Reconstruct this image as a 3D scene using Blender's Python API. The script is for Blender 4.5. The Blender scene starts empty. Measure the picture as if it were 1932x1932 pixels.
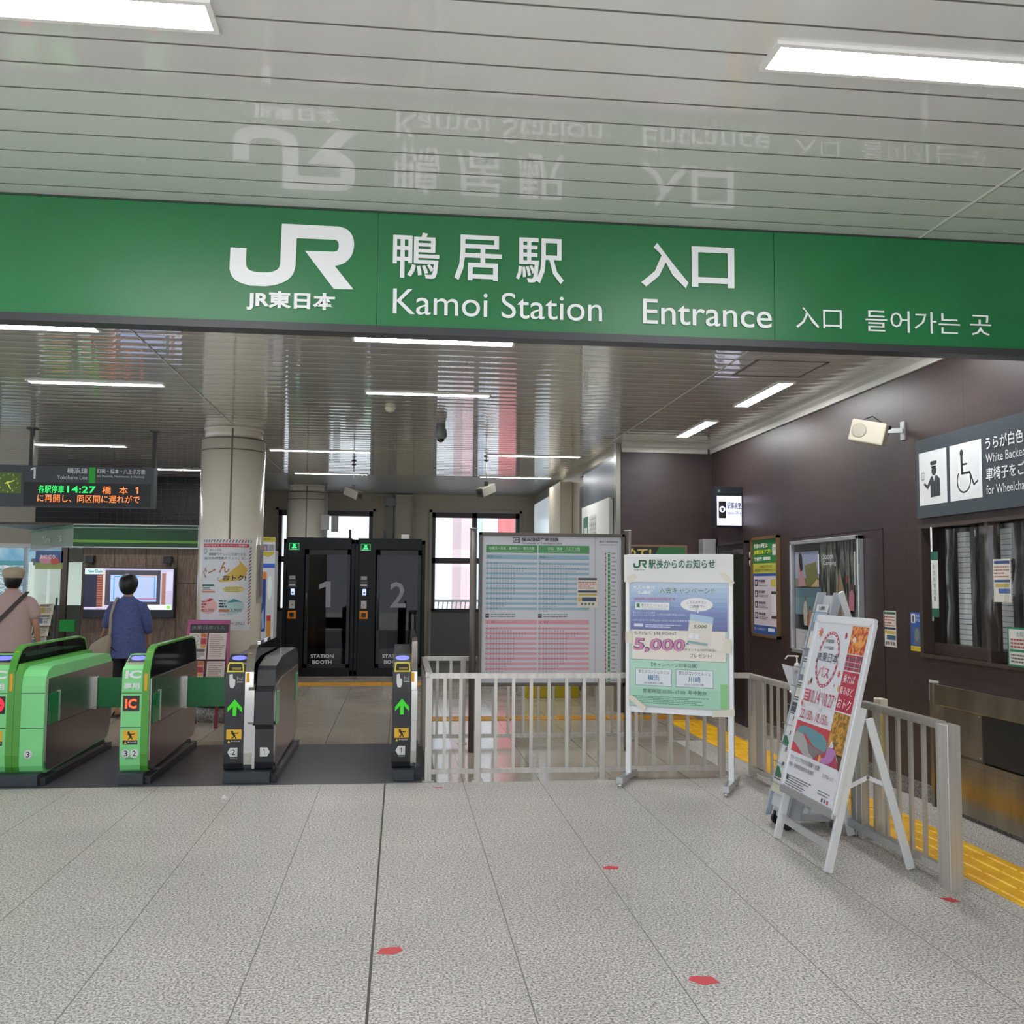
import bpy, bmesh, math, random
from mathutils import Vector, Matrix
random.seed(7)
SC = bpy.context.scene
COL = SC.collection
# ------------------------------------------------------------------ camera, world, exposure
cam = bpy.data.cameras.new('camera')
cam.sensor_width = 36.0; cam.lens = 1850 / 1932 * 36.0; cam.clip_start = 0.05; cam.clip_end = 300
camo = bpy.data.objects.new('camera', cam); COL.objects.link(camo)
camo.matrix_world = Matrix(((0.99361889, -0.01590011, -0.11166327, 0), (-0.11251103, -0.07018545, -0.99116864, 0),
                            (0.00792255, 0.99740723, -0.07152653, 1.55), (0, 0, 0, 1)))
SC.camera = camo
w = bpy.data.worlds.new('daylight'); SC.world = w; w.use_nodes = True
bg = w.node_tree.nodes['Background']; bg.inputs[0].default_value = (0.86, 0.93, 1.0, 1); bg.inputs[1].default_value = 1.55
SC.view_settings.view_transform = 'Standard'; SC.view_settings.look = 'None'
SC.view_settings.gamma = 1; SC.view_settings.exposure = 0.08; SC.view_settings.use_curve_mapping = False
sun = bpy.data.lights.new('sun', 'SUN'); sun.energy = 9.5; sun.angle = math.radians(1.5); sun.color = (1, .99, .98)
suno = bpy.data.objects.new('sun', sun); COL.objects.link(suno)
suno.matrix_world = Vector((-.28, -1, 1.9)).to_track_quat('Z', 'Y').to_matrix().to_4x4()
LAMP = 50.0
CZ = 3.27           # ceiling height

# ------------------------------------------------------------------ materials
def lin(h):
    h = h.lstrip('#'); r = []
    if len(h) == 3: h = ''.join(c * 2 for c in h)
    for i in (0, 2, 4):
        c = int(h[i:i+2], 16) / 255
        r.append(c / 12.92 if c <= .04045 else ((c + .055) / 1.055) ** 2.4)
    return (*r, 1)
_M = {}
def mat(h, rough=.5, metal=0., emit=0., coat=0., name=None, spec=.5, alpha=1.):
    k = (h, rough, metal, emit, coat, spec, alpha)
    if k in _M: return _M[k]
    m = bpy.data.materials.new(name or 'm_' + h); m.use_nodes = True
    b = m.node_tree.nodes['Principled BSDF']
    b.inputs['Base Color'].default_value = lin(h); b.inputs['Roughness'].default_value = rough
    b.inputs['Metallic'].default_value = metal; b.inputs['Coat Weight'].default_value = coat
    b.inputs['Coat Roughness'].default_value = .05; b.inputs['Specular IOR Level'].default_value = spec
    b.inputs['Alpha'].default_value = alpha
    if emit:
        b.inputs['Emission Color'].default_value = lin(h); b.inputs['Emission Strength'].default_value = emit
    _M[k] = m
    return m
def nodes(name):
    m = bpy.data.materials.new(name); m.use_nodes = True
    nt = m.node_tree; return m, nt, nt.nodes['Principled BSDF']
def N(nt, t, **kw):
    n = nt.nodes.new(t)
    for k, v in kw.items():
        if k.startswith('i_'): n.inputs[k[2:].replace('_', ' ')].default_value = v
        elif k[0] == 'n' and k[1:].isdigit(): n.inputs[int(k[1:])].default_value = v
        else: setattr(n, k, v)
    return n
def mathn(nt, op, a, b=None, c=None):
    n = nt.nodes.new('ShaderNodeMath'); n.operation = op
    for i, v in enumerate((a, b, c)):
        if v is None: continue
        if isinstance(v, (int, float)): n.inputs[i].default_value = v
        else: nt.links.new(v, n.inputs[i])
    return n.outputs[0]
def mixc(nt, fac, a, b):
    n = nt.nodes.new('ShaderNodeMix'); n.data_type = 'RGBA'
    if isinstance(fac, (int, float)): n.inputs[0].default_value = fac
    else: nt.links.new(fac, n.inputs[0])
    for i, v in ((6, a), (7, b)):
        if isinstance(v, tuple): n.inputs[i].default_value = v
        else: nt.links.new(v, n.inputs[i])
    return n.outputs[2]
def noise_mat(name, c1, c2, scale=20, rough=.6, metal=0., stretch=(1, 1, 1), lo=.4, hi=.6, detail=4, coat=0., spec=.5):
    m, nt, b = nodes(name)
    g = N(nt, 'ShaderNodeNewGeometry'); mp = N(nt, 'ShaderNodeMapping'); mp.inputs['Scale'].default_value = stretch
    nz = N(nt, 'ShaderNodeTexNoise'); nz.inputs['Scale'].default_value = scale; nz.inputs['Detail'].default_value = detail
    nt.links.new(g.outputs['Position'], mp.inputs[0]); nt.links.new(mp.outputs[0], nz.inputs['Vector'])
    r = N(nt, 'ShaderNodeValToRGB'); r.color_ramp.elements[0].position = lo; r.color_ramp.elements[1].position = hi
    r.color_ramp.elements[0].color = lin(c1); r.color_ramp.elements[1].color = lin(c2)
    nt.links.new(nz.outputs[0], r.inputs[0]); nt.links.new(r.outputs[0], b.inputs['Base Color'])
    b.inputs['Roughness'].default_value = rough; b.inputs['Metallic'].default_value = metal
    b.inputs['Coat Weight'].default_value = coat; b.inputs['Specular IOR Level'].default_value = spec
    return m
def floor_mat(name, c1, c2, speck, rough, x0, pitch, y0, ypitch, jc, jw=.003, xdark=None, left=None, bump=.0):
    m, nt, b = nodes(name)
    g = N(nt, 'ShaderNodeNewGeometry'); s = N(nt, 'ShaderNodeSeparateXYZ'); nt.links.new(g.outputs['Position'], s.inputs[0])
    nz = N(nt, 'ShaderNodeTexNoise'); nz.inputs['Scale'].default_value = speck; nz.inputs['Detail'].default_value = 3; nz.inputs['Roughness'].default_value = .8
    nt.links.new(g.outputs['Position'], nz.inputs['Vector'])
    r = N(nt, 'ShaderNodeValToRGB'); r.color_ramp.elements[0].position = .38; r.color_ramp.elements[1].position = .6
    r.color_ramp.elements[0].color = lin(c1); r.color_ramp.elements[1].color = lin(c2)
    nt.links.new(nz.outputs[0], r.inputs[0])
    nb = N(nt, 'ShaderNodeTexNoise'); nb.inputs['Scale'].default_value = 1.3; nb.inputs['Detail'].default_value = 5
    nt.links.new(g.outputs['Position'], nb.inputs['Vector'])
    dirt = mathn(nt, 'MULTIPLY_ADD', nb.outputs[0], .35, .82)
    vm = N(nt, 'ShaderNodeVectorMath', operation='SCALE'); nt.links.new(r.outputs[0], vm.inputs[0]); nt.links.new(dirt, vm.inputs[3])
    X, Y = s.outputs[0], s.outputs[1]
    def joint(v, o, p, wd):
        return mathn(nt, 'LESS_THAN', mathn(nt, 'PINGPONG', mathn(nt, 'SUBTRACT', v, o), p / 2), wd)
    jx = joint(X, x0, pitch, jw)
    if left is not None:
        side = mathn(nt, 'LESS_THAN', X, xdark)
        jl = joint(X, left, pitch, jw)
        jx = mathn(nt, 'ADD', mathn(nt, 'MULTIPLY', jl, side), mathn(nt, 'MULTIPLY', jx, mathn(nt, 'SUBTRACT', 1., side)))
    jy = mathn(nt, 'MULTIPLY', joint(Y, y0, ypitch, jw), .35)
    c = mixc(nt, jy, vm.outputs[0], lin('#e2dfd9' if speck > 50 else jc))
    c = mixc(nt, mathn(nt, 'MULTIPLY', jx, .9), c, lin(jc))
    if xdark is not None:
        d = mathn(nt, 'LESS_THAN', mathn(nt, 'ABSOLUTE', mathn(nt, 'SUBTRACT', X, xdark)), .0055)
        c = mixc(nt, d, c, lin('#33322f'))
    nt.links.new(c, b.inputs['Base Color'])
    rr = mathn(nt, 'MULTIPLY_ADD', nb.outputs[0], .15, rough - .07)
    nt.links.new(rr, b.inputs['Roughness'])
    return m
STEEL = noise_mat('brushed_stainless', '#bdb9b2', '#d3cfc9', 30, .33, .6, (1, 1, .03), .3, .7)
STEELD = mat('#8a8780', .25, 1.0)
GATESIDE = mat('#a39d98', .3, .95, name='polished_gate_side')
ALU = mat('#e6e8ea', .35, .35, name='white_aluminium')
ALUG = mat('#c9ccd0', .35, .8, name='grey_aluminium')
CHROME = mat('#d8d8d8', .12, 1.0)
BLK = mat('#15171a', .35); BLKG = mat('#0d0f12', .08, coat=.3)
NAVY = mat('#070b12', .35, spec=.3, name='navy_booth_paint')
WHITE = mat('#e9e9e6', .5); CREAM = mat('#ded8ca', .25, coat=.5, name='cream_column_enamel')
BROWNF = mat('#4c4038', .35, .4, name='bronze_frame')
GLASSD = mat('#10151c', .03, coat=1., name='dark_booth_glass')
def glass_mat(name, tint=(1, 1, 1, 1), glossy=.12, rough=.02):
    m = bpy.data.materials.new(name); m.use_nodes = True; nt = m.node_tree; nt.nodes.clear()
    o = nt.nodes.new('ShaderNodeOutputMaterial'); t = nt.nodes.new('ShaderNodeBsdfTransparent'); t.inputs[0].default_value = tint
    gl = nt.nodes.new('ShaderNodeBsdfGlossy'); gl.inputs['Roughness'].default_value = rough
    mx = nt.nodes.new('ShaderNodeMixShader'); mx.inputs[0].default_value = glossy
    nt.links.new(t.outputs[0], mx.inputs[1]); nt.links.new(gl.outputs[0], mx.inputs[2]); nt.links.new(mx.outputs[0], o.inputs[0])
    return m
GLASS = glass_mat('window_glass', (.97, .99, 1, 1), .06); SHEET = glass_mat('clear_vinyl', (.93, .93, .93, 1), .1, .12)
SMOKE = glass_mat('smoked_glass', (.26, .28, .31, 1), .035)

# ------------------------------------------------------------------ mesh helpers
class MB:
    def __init__(s): s.bm = bmesh.new(); s.mats = []
    def mi(s, m):
        if m not in s.mats: s.mats.append(m)
        return s.mats.index(m)
    def _fin(s, faces, m, smooth=False):
        i = s.mi(m)
        for f in faces: f.material_index = i; f.smooth = smooth
    def poly(s, pts, m, smooth=False):
        try: f = s.bm.faces.new([s.bm.verts.new(p) for p in pts])
        except Exception: return
        s._fin([f], m, smooth)
    def box(s, x0, x1, y0, y1, z0, z1, m, bev=0.):
        x0, x1 = min(x0, x1), max(x0, x1); y0, y1 = min(y0, y1), max(y0, y1); z0, z1 = min(z0, z1), max(z0, z1)
        v = [s.bm.verts.new((x, y, z)) for x in (x0, x1) for y in (y0, y1) for z in (z0, z1)]
        F = [s.bm.faces.new([v[i] for i in q]) for q in ((0, 1, 3, 2), (4, 6, 7, 5), (0, 4, 5, 1), (2, 3, 7, 6), (0, 2, 6, 4), (1, 5, 7, 3))]
        s._fin(F, m)
        if bev:
            i = s.mi(m)
            r = bmesh.ops.bevel(s.bm, geom=list({e for f in F for e in f.edges}), offset=bev, segments=2, affect='EDGES', profile=.5)
            for f in r['faces']: f.material_index = i
        return s
    def prism(s, pts, axis, a, b, m, smooth=False):
        # pts = 2-D outline; axis 'x': (y,z), 'y': (x,z), 'z': (x,y)
        def P(p, t):
            return {'x': (t, p[0], p[1]), 'y': (p[0], t, p[1]), 'z': (p[0], p[1], t)}[axis]
        A = [s.bm.verts.new(P(p, a)) for p in pts]; B = [s.bm.verts.new(P(p, b)) for p in pts]
        n = len(pts); F = [s.bm.faces.new(A), s.bm.faces.new(B[::-1])]
        Q = [s.bm.faces.new((A[i], B[i], B[(i+1) % n], A[(i+1) % n])) for i in range(n)]
        s._fin(F, m); s._fin(Q, m, smooth)
        bmesh.ops.recalc_face_normals(s.bm, faces=F + Q)
        return s
    def tube(s, p0, p1, r, m, seg=12, r1=None, cap=True):
        p0, p1 = Vector(p0), Vector(p1); d = (p1 - p0).normalized(); r1 = r if r1 is None else r1
        a = d.orthogonal().normalized(); b = d.cross(a)
        A = []; B = []
        for k in range(seg):
            t = 2 * math.pi * k / seg; o = a * math.cos(t) + b * math.sin(t)
            A.append(s.bm.verts.new(p0 + o * r)); B.append(s.bm.verts.new(p1 + o * r1))
        Q = [s.bm.faces.new((A[i], A[(i+1) % seg], B[(i+1) % seg], B[i])) for i in range(seg)]
        s._fin(Q, m, True)
        if cap: s._fin([s.bm.faces.new(A[::-1]), s.bm.faces.new(B)], m)
        return s
    def bar(s, p0, p1, w, h, m, up=(0, 0, 1), bev=0.):
        p0, p1 = Vector(p0), Vector(p1); d = (p1 - p0).normalized(); a = d.cross(Vector(up)).normalized(); b = a.cross(d)
        V = []
        for p in (p0, p1):
            for sx, sy in ((-1, -1), (1, -1), (1, 1), (-1, 1)): V.append(s.bm.verts.new(p + a * sx * w / 2 + b * sy * h / 2))
        F = [s.bm.faces.new([V[i] for i in q]) for q in ((0, 3, 2, 1), (4, 5, 6, 7), (0, 1, 5, 4), (1, 2, 6, 5), (2, 3, 7, 6), (3, 0, 4, 7))]
        s._fin(F, m); bmesh.ops.recalc_face_normals(s.bm, faces=F)
        if bev:
            i = s.mi(m); r = bmesh.ops.bevel(s.bm, geom=list({e for f in F for e in f.edges}), offset=bev, segments=2, affect='EDGES')
            for f in r['faces']: f.material_index = i
        return s
    def lathe(s, prof, c, m, seg=24, sx=1, sy=1, smooth=True):
        R = []
        for r, z in prof:
            R.append([s.bm.verts.new((c[0] + r * sx * math.cos(2 * math.pi * k / seg), c[1] + r * sy * math.sin(2 * math.pi * k / seg), c[2] + z)) for k in range(seg)])
        F = []
        for A, B in zip(R, R[1:]):
            for k in range(seg): F.append(s.bm.faces.new((A[k], A[(k+1) % seg], B[(k+1) % seg], B[k])))
        F.append(s.bm.faces.new(R[0][::-1])); F.append(s.bm.faces.new(R[-1]))
        s._fin(F, m, smooth); bmesh.ops.recalc_face_normals(s.bm, faces=F)
        return s
    def build(s, name, parent=None, xf=None):
        if xf is not None: s.bm.transform(xf)
        me = bpy.data.meshes.new(name); s.bm.to_mesh(me); s.bm.free()
        for m in s.mats: me.materials.append(m)
        o = bpy.data.objects.new(name, me); COL.objects.link(o)
        if parent is not None:
            o.parent = parent; o.matrix_parent_inverse = parent.matrix_world.inverted()
        return o
def tag(o, label, cat, group=None, kind=None):
    o['label'] = label; o['category'] = cat
    if group: o['group'] = group
    if kind: o['kind'] = kind
    return o
def thing(name, label, cat, loc=(0, 0, 0), rz=0., group=None):
    o = bpy.data.objects.new(name, None); COL.objects.link(o); o.empty_display_size = .1
    o.matrix_world = Matrix.Translation(loc) @ Matrix.Rotation(rz, 4, 'Z')
    return tag(o, label, cat, group)
def struct(o): o['kind'] = 'structure'; return o
def copy_tree(o, name=None):
    c = o.copy(); COL.objects.link(c)
    for ch in o.children:
        d = ch.copy(); COL.objects.link(d); d.parent = c
        for g in ch.children:
            e = g.copy(); COL.objects.link(e); e.parent = d
    return c

_T = {}
def glyphs(sx, bold):
    k = (sx, bold)
    if k in _T: return _T[k]
    c = bpy.data.curves.new('lettering', 'FONT'); c.body = sx; c.resolution_u = 6 if sx in ('Kamoi Station', 'Entrance', 'JR東日本') else 2; c.offset = bold; c.fill_mode = 'FRONT'
    o = bpy.data.objects.new('lettering', c); COL.objects.link(o)
    dg = bpy.context.evaluated_depsgraph_get(); me = bpy.data.meshes.new_from_object(o.evaluated_get(dg))
    V = [(v.co.x, v.co.y) for v in me.vertices]; F = [tuple(p.vertices) for p in me.polygons]
    bpy.data.objects.remove(o); bpy.data.curves.remove(c); bpy.data.meshes.remove(me)
    if not V: V = [(0, 0), (1, 0), (1, 1)]; F = []
    xs = [v[0] for v in V]; ys = [v[1] for v in V]
    _T[k] = (V, F, min(xs), max(xs), min(ys), max(ys))
    return _T[k]
class Print:
    """flat printing on a surface: origin top-left, ux to the right, uy down, n outwards"""
    def __init__(s, O, ux, uy, n=None, dz=.0005, rough=.45, curve=None, emit=0., sx=1., sy=1., coat=0.):
        s.O = Vector(O); s.ux = Vector(ux).normalized(); s.uy = Vector(uy).normalized()
        s.n = Vector(n).normalized() if n else s.uy.cross(s.ux).normalized()
        s.mb = MB(); s.dz = dz; s.rough = rough; s.curve = curve; s.emit = emit; s.sx = sx; s.sy = sy; s.coat = coat
    def m(s, c): return c if not isinstance(c, str) else mat(c, s.rough, emit=s.emit, coat=s.coat)
    warp = None
    def P(s, x, y, k):
        if s.warp: y = s.warp(x, y)
        x *= s.sx; y *= s.sy
        if s.curve: return s.curve(x, y, k * s.dz)
        return s.O + s.ux * x + s.uy * y + s.n * (k * s.dz)
    def poly(s, pts, c, k=1):
        if s.curve:
            a, b = min(p[0] for p in pts), max(p[0] for p in pts)
            if b - a > .05:
                n = math.ceil((b - a) / .04)
                for i in range(n):
                    lo, hi = a + (b - a) * i / n, a + (b - a) * (i + 1) / n; q = list(pts)
                    for sg, lim in ((1, lo), (-1, hi)):
                        o = []
                        for j in range(len(q)):
                            p0, p1 = q[j-1], q[j]; d0, d1 = sg * (p0[0] - lim), sg * (p1[0] - lim)
                            if (d0 < 0) != (d1 < 0) and d0 != d1:
                                t = d0 / (d0 - d1); o.append((p0[0] + (p1[0] - p0[0]) * t, p0[1] + (p1[1] - p0[1]) * t))
                            if d1 >= 0: o.append(p1)
                        q = o
                        if not q: break
                    if len(q) > 2: s.mb.poly([s.P(x, y, k) for x, y in q][::-1], s.m(c))
                return s
        s.mb.poly([s.P(x, y, k) for x, y in pts][::-1], s.m(c)); return s
    def rect(s, x0, y0, x1, y1, c, k=1):
        n = max(1, int(abs(x1 - x0) * s.sx / .04)) if s.curve else 1
        for i in range(n):
            a = x0 + (x1 - x0) * i / n; b = x0 + (x1 - x0) * (i + 1) / n
            s.poly([(a, y0), (b, y0), (b, y1), (a, y1)], c, k)
        return s
    def ell(s, cx, cy, rx, ry, c, k=1, n=24): return s.poly([(cx + rx * math.cos(2*math.pi*i/n), cy + ry * math.sin(2*math.pi*i/n)) for i in range(n)], c, k)
    def ring(s, cx, cy, rx, ry, t, c, k=1, a0=0, a1=360, n=28, dash=False):
        for i in range(n):
            if dash and i % 2: continue
            a = math.radians(a0 + (a1 - a0) * i / n); b = math.radians(a0 + (a1 - a0) * (i + 1) / n)
            s.poly([(cx + rx*math.cos(a), cy + ry*math.sin(a)), (cx + rx*math.cos(b), cy + ry*math.sin(b)),
                    (cx + (rx-t)*math.cos(b), cy + (ry-t)*math.sin(b)), (cx + (rx-t)*math.cos(a), cy + (ry-t)*math.sin(a))], c, k)
        return s
    def line(s, x0, y0, x1, y1, t, c, k=1):
        d = math.hypot(x1-x0, y1-y0) or 1; nx, ny = -(y1-y0)/d*t/2, (x1-x0)/d*t/2
        return s.poly([(x0+nx, y0+ny), (x1+nx, y1+ny), (x1-nx, y1-ny), (x0-nx, y0-ny)], c, k)
    def frame(s, x0, y0, x1, y1, t, c, k=1):
        s.rect(x0, y0, x1, y0+t, c, k); s.rect(x0, y1-t, x1, y1, c, k); s.rect(x0, y0+t, x0+t, y1-t, c, k); s.rect(x1-t, y0+t, x1, y1-t, c, k); return s
    def text(s, t, x, y, h, c, w=None, k=8, bold=0., al='l', slant=0., rot=0.):
        if t == '1':
            W = w or h * .45; x -= (W / 2 if al == 'c' else W if al == 'r' else 0); u = max(W * .42, h * .14)
            return s.poly([(x, y + h * .13), (x + W - u, y), (x + W, y), (x + W, y + h), (x + W - u, y + h), (x + W - u, y + h * .2), (x, y + h * .3)], c, k)
        V, F, a, b, lo, hi = glyphs(t, bold); sc = h / max(hi - lo, 1e-6); scx = sc * s.sy / s.sx if w is None else w / (b - a)
        W = (b - a) * scx; ox = x - (W / 2 if al == 'c' else W if al == 'r' else 0)
        mb = s.mb; i = mb.mi(s.m(c)); vs = []
        cr, sr = math.cos(rot), math.sin(rot)
        for vx, vy in V:
            px = (vx - a) * scx + (vy - lo) * sc * slant; py = (hi - vy) * sc
            if rot: px, py = px * cr - py * sr, px * sr + py * cr
            vs.append(mb.bm.verts.new(s.P(ox + px, y + py, k)))
        for f in F:
            try: q = mb.bm.faces.new([vs[j] for j in f]); q.material_index = i
            except Exception: pass
        return s
    def build(s, name, parent=None): return s.mb.build(name, parent)
def jr_logo(p, x0, y0, W, H, c, k=3):
    pts = [(95,232),(178,236),(176,315),(182,340),(202,356),(245,364),(290,364),(325,358),(348,342),(353,318),(357,107),(650,121),(690,130),(720,155),(736,195),(737,230),(727,275),(700,308),(668,325),(637,330),(738,455),(635,452),(480,250),(635,255),(650,250),(656,235),(656,213),(650,198),(636,192),(436,184),(433,330),(424,372),(395,405),(345,428),(280,437),(200,433),(140,415),(105,385),(93,345)]
    q = [(x, y - .045 * (x - 95)) for x, y in pts]
    for lim in (80, 40):                       # round the short-segment bends, keep the square corners
        o = []
        for j in range(len(q)):
            a, b, d = q[j-1], q[j], q[(j+1) % len(q)]
            if math.dist(a, b) < lim and math.dist(b, d) < lim:
                o += [(b[0]*.75 + a[0]*.25, b[1]*.75 + a[1]*.25), (b[0]*.75 + d[0]*.25, b[1]*.75 + d[1]*.25)]
            else: o.append(b)
        q = o
    ys = [b for a, b in q]; lo, hi = min(ys), max(ys)
    p.poly([(x0 + (a - 93) / 645 * W, y0 + (b - lo) / (hi - lo) * H) for a, b in q], c, k)
def lines_of_text(p, x0, y0, x1, n, pitch, c, h=None, k=2, seed=1):
    R = random.Random(seed); h = h or pitch * .45
    for i in range(n):
        e = x1 - (x1 - x0) * R.random() * .35; x = x0
        while x < e:
            wd = h * R.uniform(.8, 3.5); p.rect(x, y0 + i * pitch, min(e, x + wd), y0 + i * pitch + h, c, k); x += wd + h * .5
# ------------------------------------------------------------------ setting: floors
GRAN = floor_mat('granite_paving', '#55524e', '#e4e0da', 90, .42, -.095, .6, 4.82, .565, '#62605b', .0026, -.095, -.578)
TILE = floor_mat('polished_hall_tile', '#a49b8e', '#b5ac9f', 40, .13, .507, .6, 8.13, .6, '#4d4843', .003)
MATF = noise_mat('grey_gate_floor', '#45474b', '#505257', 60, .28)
def slab(name, x0, x1, y0, y1, z0, z1, m):
    return struct(MB().box(x0, x1, y0, y1, z0, z1, m).build(name))
slab('floor', -14, 9, -16, 7.73, -.1, 0, GRAN)
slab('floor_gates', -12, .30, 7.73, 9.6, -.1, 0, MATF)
slab('floor_hall', -12, 6.5, 9.6, 20, -.1, 0, TILE)
slab('floor_enclosure', .30, 2.72, 7.73, 9.6, -.1, 0, TILE)
slab('floor_passage', 2.72, 6.5, 7.73, 9.6, -.1, 0, GRAN)

# ceiling of slightly bowed enamelled planks
m, nt, b = nodes('ceiling_enamel')
b.inputs['Base Color'].default_value = lin('#d8d9d7'); b.inputs['Roughness'].default_value = .3
b.inputs['Coat Weight'].default_value = 1.; b.inputs['Coat Roughness'].default_value = .03; b.inputs['Coat IOR'].default_value = 1.6
CEIL = m; GAP = mat('#5b5954', .6)
def planks(name, x0, x1, ys, sag, cm=None, gm=None):
    mb = MB(); bm = mb.bm; ci = mb.mi(cm or CEIL); gi = mb.mi(gm or GAP)
    for a, c in zip(ys, ys[1:]):
        a2, c2 = a + .005, c - .005; prev = None
        for k in range(7):
            t = k / 6; y = a2 + (c2 - a2) * t; z = CZ - sag * 4 * t * (1 - t) 
            cur = (bm.verts.new((x0, y, z)), bm.verts.new((x1, y, z)))
            if prev:
                f = bm.faces.new((prev[0], cur[0], cur[1], prev[1])); f.smooth = True; f.material_index = ci
            prev = cur
        f = bm.faces.new([bm.verts.new(p) for p in ((x0, c2, CZ), (x0, c2 + .005, CZ + .008), (x1, c2 + .005, CZ + .008), (x1, c2, CZ))]); f.material_index = gi
        f = bm.faces.new([bm.verts.new(p) for p in ((x0, c2 + .005, CZ + .008), (x0, c2 + .01, CZ), (x1, c2 + .01, CZ), (x1, c2 + .005, CZ + .008))]); f.material_index = gi
    bmesh.ops.recalc_face_normals(bm, faces=bm.faces)
    return struct(mb.build(name))
front = [2.79 + .178 * k for k in range(-20, 10)] + [4.50]
rear = [4.58] + [7.211 + .195 * k for k in range(-13, 46)]
planks('ceiling_front', -12, 3.8, front, .00016)
m, nt, b = nodes('ceiling_enamel_gloss')
b.inputs['Base Color'].default_value = lin('#cfccc4'); b.inputs['Roughness'].default_value = .25
b.inputs['Coat Weight'].default_value = 1.; b.inputs['Coat Roughness'].default_value = .015; b.inputs['Coat IOR'].default_value = 1.9
planks('ceiling', -12, 3.8, rear, .0016, m, mat('#c9c6be', .35))
slab('ceiling_end', -12, 3.8, rear[-1], 19.6, CZ - .002, CZ + .1, mat('#a9aaa8', .4, coat=.3))
slab('ceiling_roof', -12.1, 6.6, -.85, 20.2, CZ + .03, CZ + .3, mat('#777777', .8))
for i, (xa, ya, yb) in enumerate(((2.53, -.8, 11.7), (-1.88, 4.6, 18.5))):
    struct(MB().box(xa - .006, xa + .006, ya, yb, CZ - .003, CZ + .004, mat('#dcdad3', .4)).box(xa + .006, xa + .011, ya, yb, CZ - .002, CZ + .004, mat('#4a4844', .6)).build('trim_%d' % (i + 1)))
h = MB(); hm = mat('#6d675f', .5)
for q in ((2.69, 3.27, 7.715, 7.735), (2.69, 3.27, 7.16, 7.18), (2.69, 2.71, 7.16, 7.735), (3.25, 3.27, 7.16, 7.735)): h.box(*q, CZ - .006, CZ + .002, hm)
struct(h.build('trim_3'))
mb = MB(); cm = mat('#c9c8c2', .4)
mb.prism([(3.8, 3.15), (3.775, 3.15), (3.775, 3.2), (3.735, 3.22), (3.735, CZ), (3.8, CZ)], 'y', -.8, 11.7, cm)
mb.prism([(11.7, 3.15), (11.675, 3.15), (11.675, 3.2), (11.635, 3.22), (11.635, CZ), (11.7, CZ)], 'x', 2.66, 3.74, cm)
struct(mb.build('trim_4'))

# brown panelled wall (right) with the office window opening
WB = noise_mat('brown_wall_panel', '#362929', '#3e3030', 3, .42, 0, (1, 1, 4), .3, .7, 6, 0)
m = WB; nt = m.node_tree; b = nt.nodes['Principled BSDF']
g = N(nt, 'ShaderNodeNewGeometry'); s = N(nt, 'ShaderNodeSeparateXYZ'); nt.links.new(g.outputs['Position'], s.inputs[0])
jn = mathn(nt, 'LESS_THAN', mathn(nt, 'PINGPONG', mathn(nt, 'SUBTRACT', s.outputs[1], 7.04), .4), .003)
old = b.inputs['Base Color'].links[0].from_socket
nt.links.new(mixc(nt, jn, old, lin('#1d1616')), b.inputs['Base Color'])
mb = MB()
mb.box(3.8, 3.95, 6.80, 11.85, .12, CZ, WB); mb.box(3.8, 3.95, -1, 5.0, .12, CZ, WB)
mb.box(3.8, 3.95, 5.0, 6.80, .12, 1.06, WB); mb.box(3.8, 3.95, 5.0, 6.80, 1.97, CZ, WB)
struct(mb.build('wall_right'))
struct(MB().box(3.785, 3.95, -1, 11.7, 0, .12, noise_mat('terrazzo_skirting', '#4d4845', '#8f8984', 60, .5)).build('baseboard_right'))
slab('wall_recess', 2.66, 3.8, 11.7, 11.9, .0, CZ, WB)
mb = MB(); fr = mat('#4e423c', .35, .3)
for z0, z1 in ((1.965, 1.99), (1.035, 1.06)): mb.box(3.77, 3.83, 4.98, 6.83, z0, z1, fr)
for y in (6.80, 5.98, 5.02): mb.box(3.775, 3.86, y - .02, y + .02, 1.06, 1.965, fr)
mb.box(3.86, 3.9, 5.0, 6.78, 1.06, 1.14, fr)
for y in (6.60, 6.29, 6.18, 5.83, 5.72): mb.box(3.87, 3.9, y - .03, y + .03, 1.1, 1.965, mat('#2c2826', .4))
wf = struct(mb.build('window_1'))
wp = MB().box(3.88, 3.886, 5.0, 6.78, 1.1, 1.965, GLASS).build('pane', wf)
# the dim room behind it
room = MB(); rm = mat('#77736c', .7)
room.box(5.4, 5.5, 4.6, 7.4, .3, 2.7, rm); room.box(3.95, 5.5, 7.3, 7.4, .3, 2.7, rm); room.box(3.95, 5.5, 4.6, 4.7, .3, 2.7, rm); room.box(3.95, 5.5, 4.6, 7.4, 2.65, 2.7, rm)
room.box(3.95, 5.5, 4.6, 7.4, .3, .35, rm)
struct(room.build('wall_office'))
for i, (y0, y1) in enumerate(((6.57, 6.32), (6.15, 5.86), (5.7, 5.05))):
    bl = MB(); 
    for k in range(22): bl.box(3.93, 3.945, y0, y1, 1.14 + k * .036, 1.172 + k * .036, mat('#e2e2de', .5))
    tag(bl.build('window_blind'), ('pale grey blind behind the narrow left pane of the office window', 'pale grey blind in the middle pane of the office window', 'pale grey blind behind the wide pane with the white notice')[i], 'blind', 'blinds in the office window')
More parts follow.
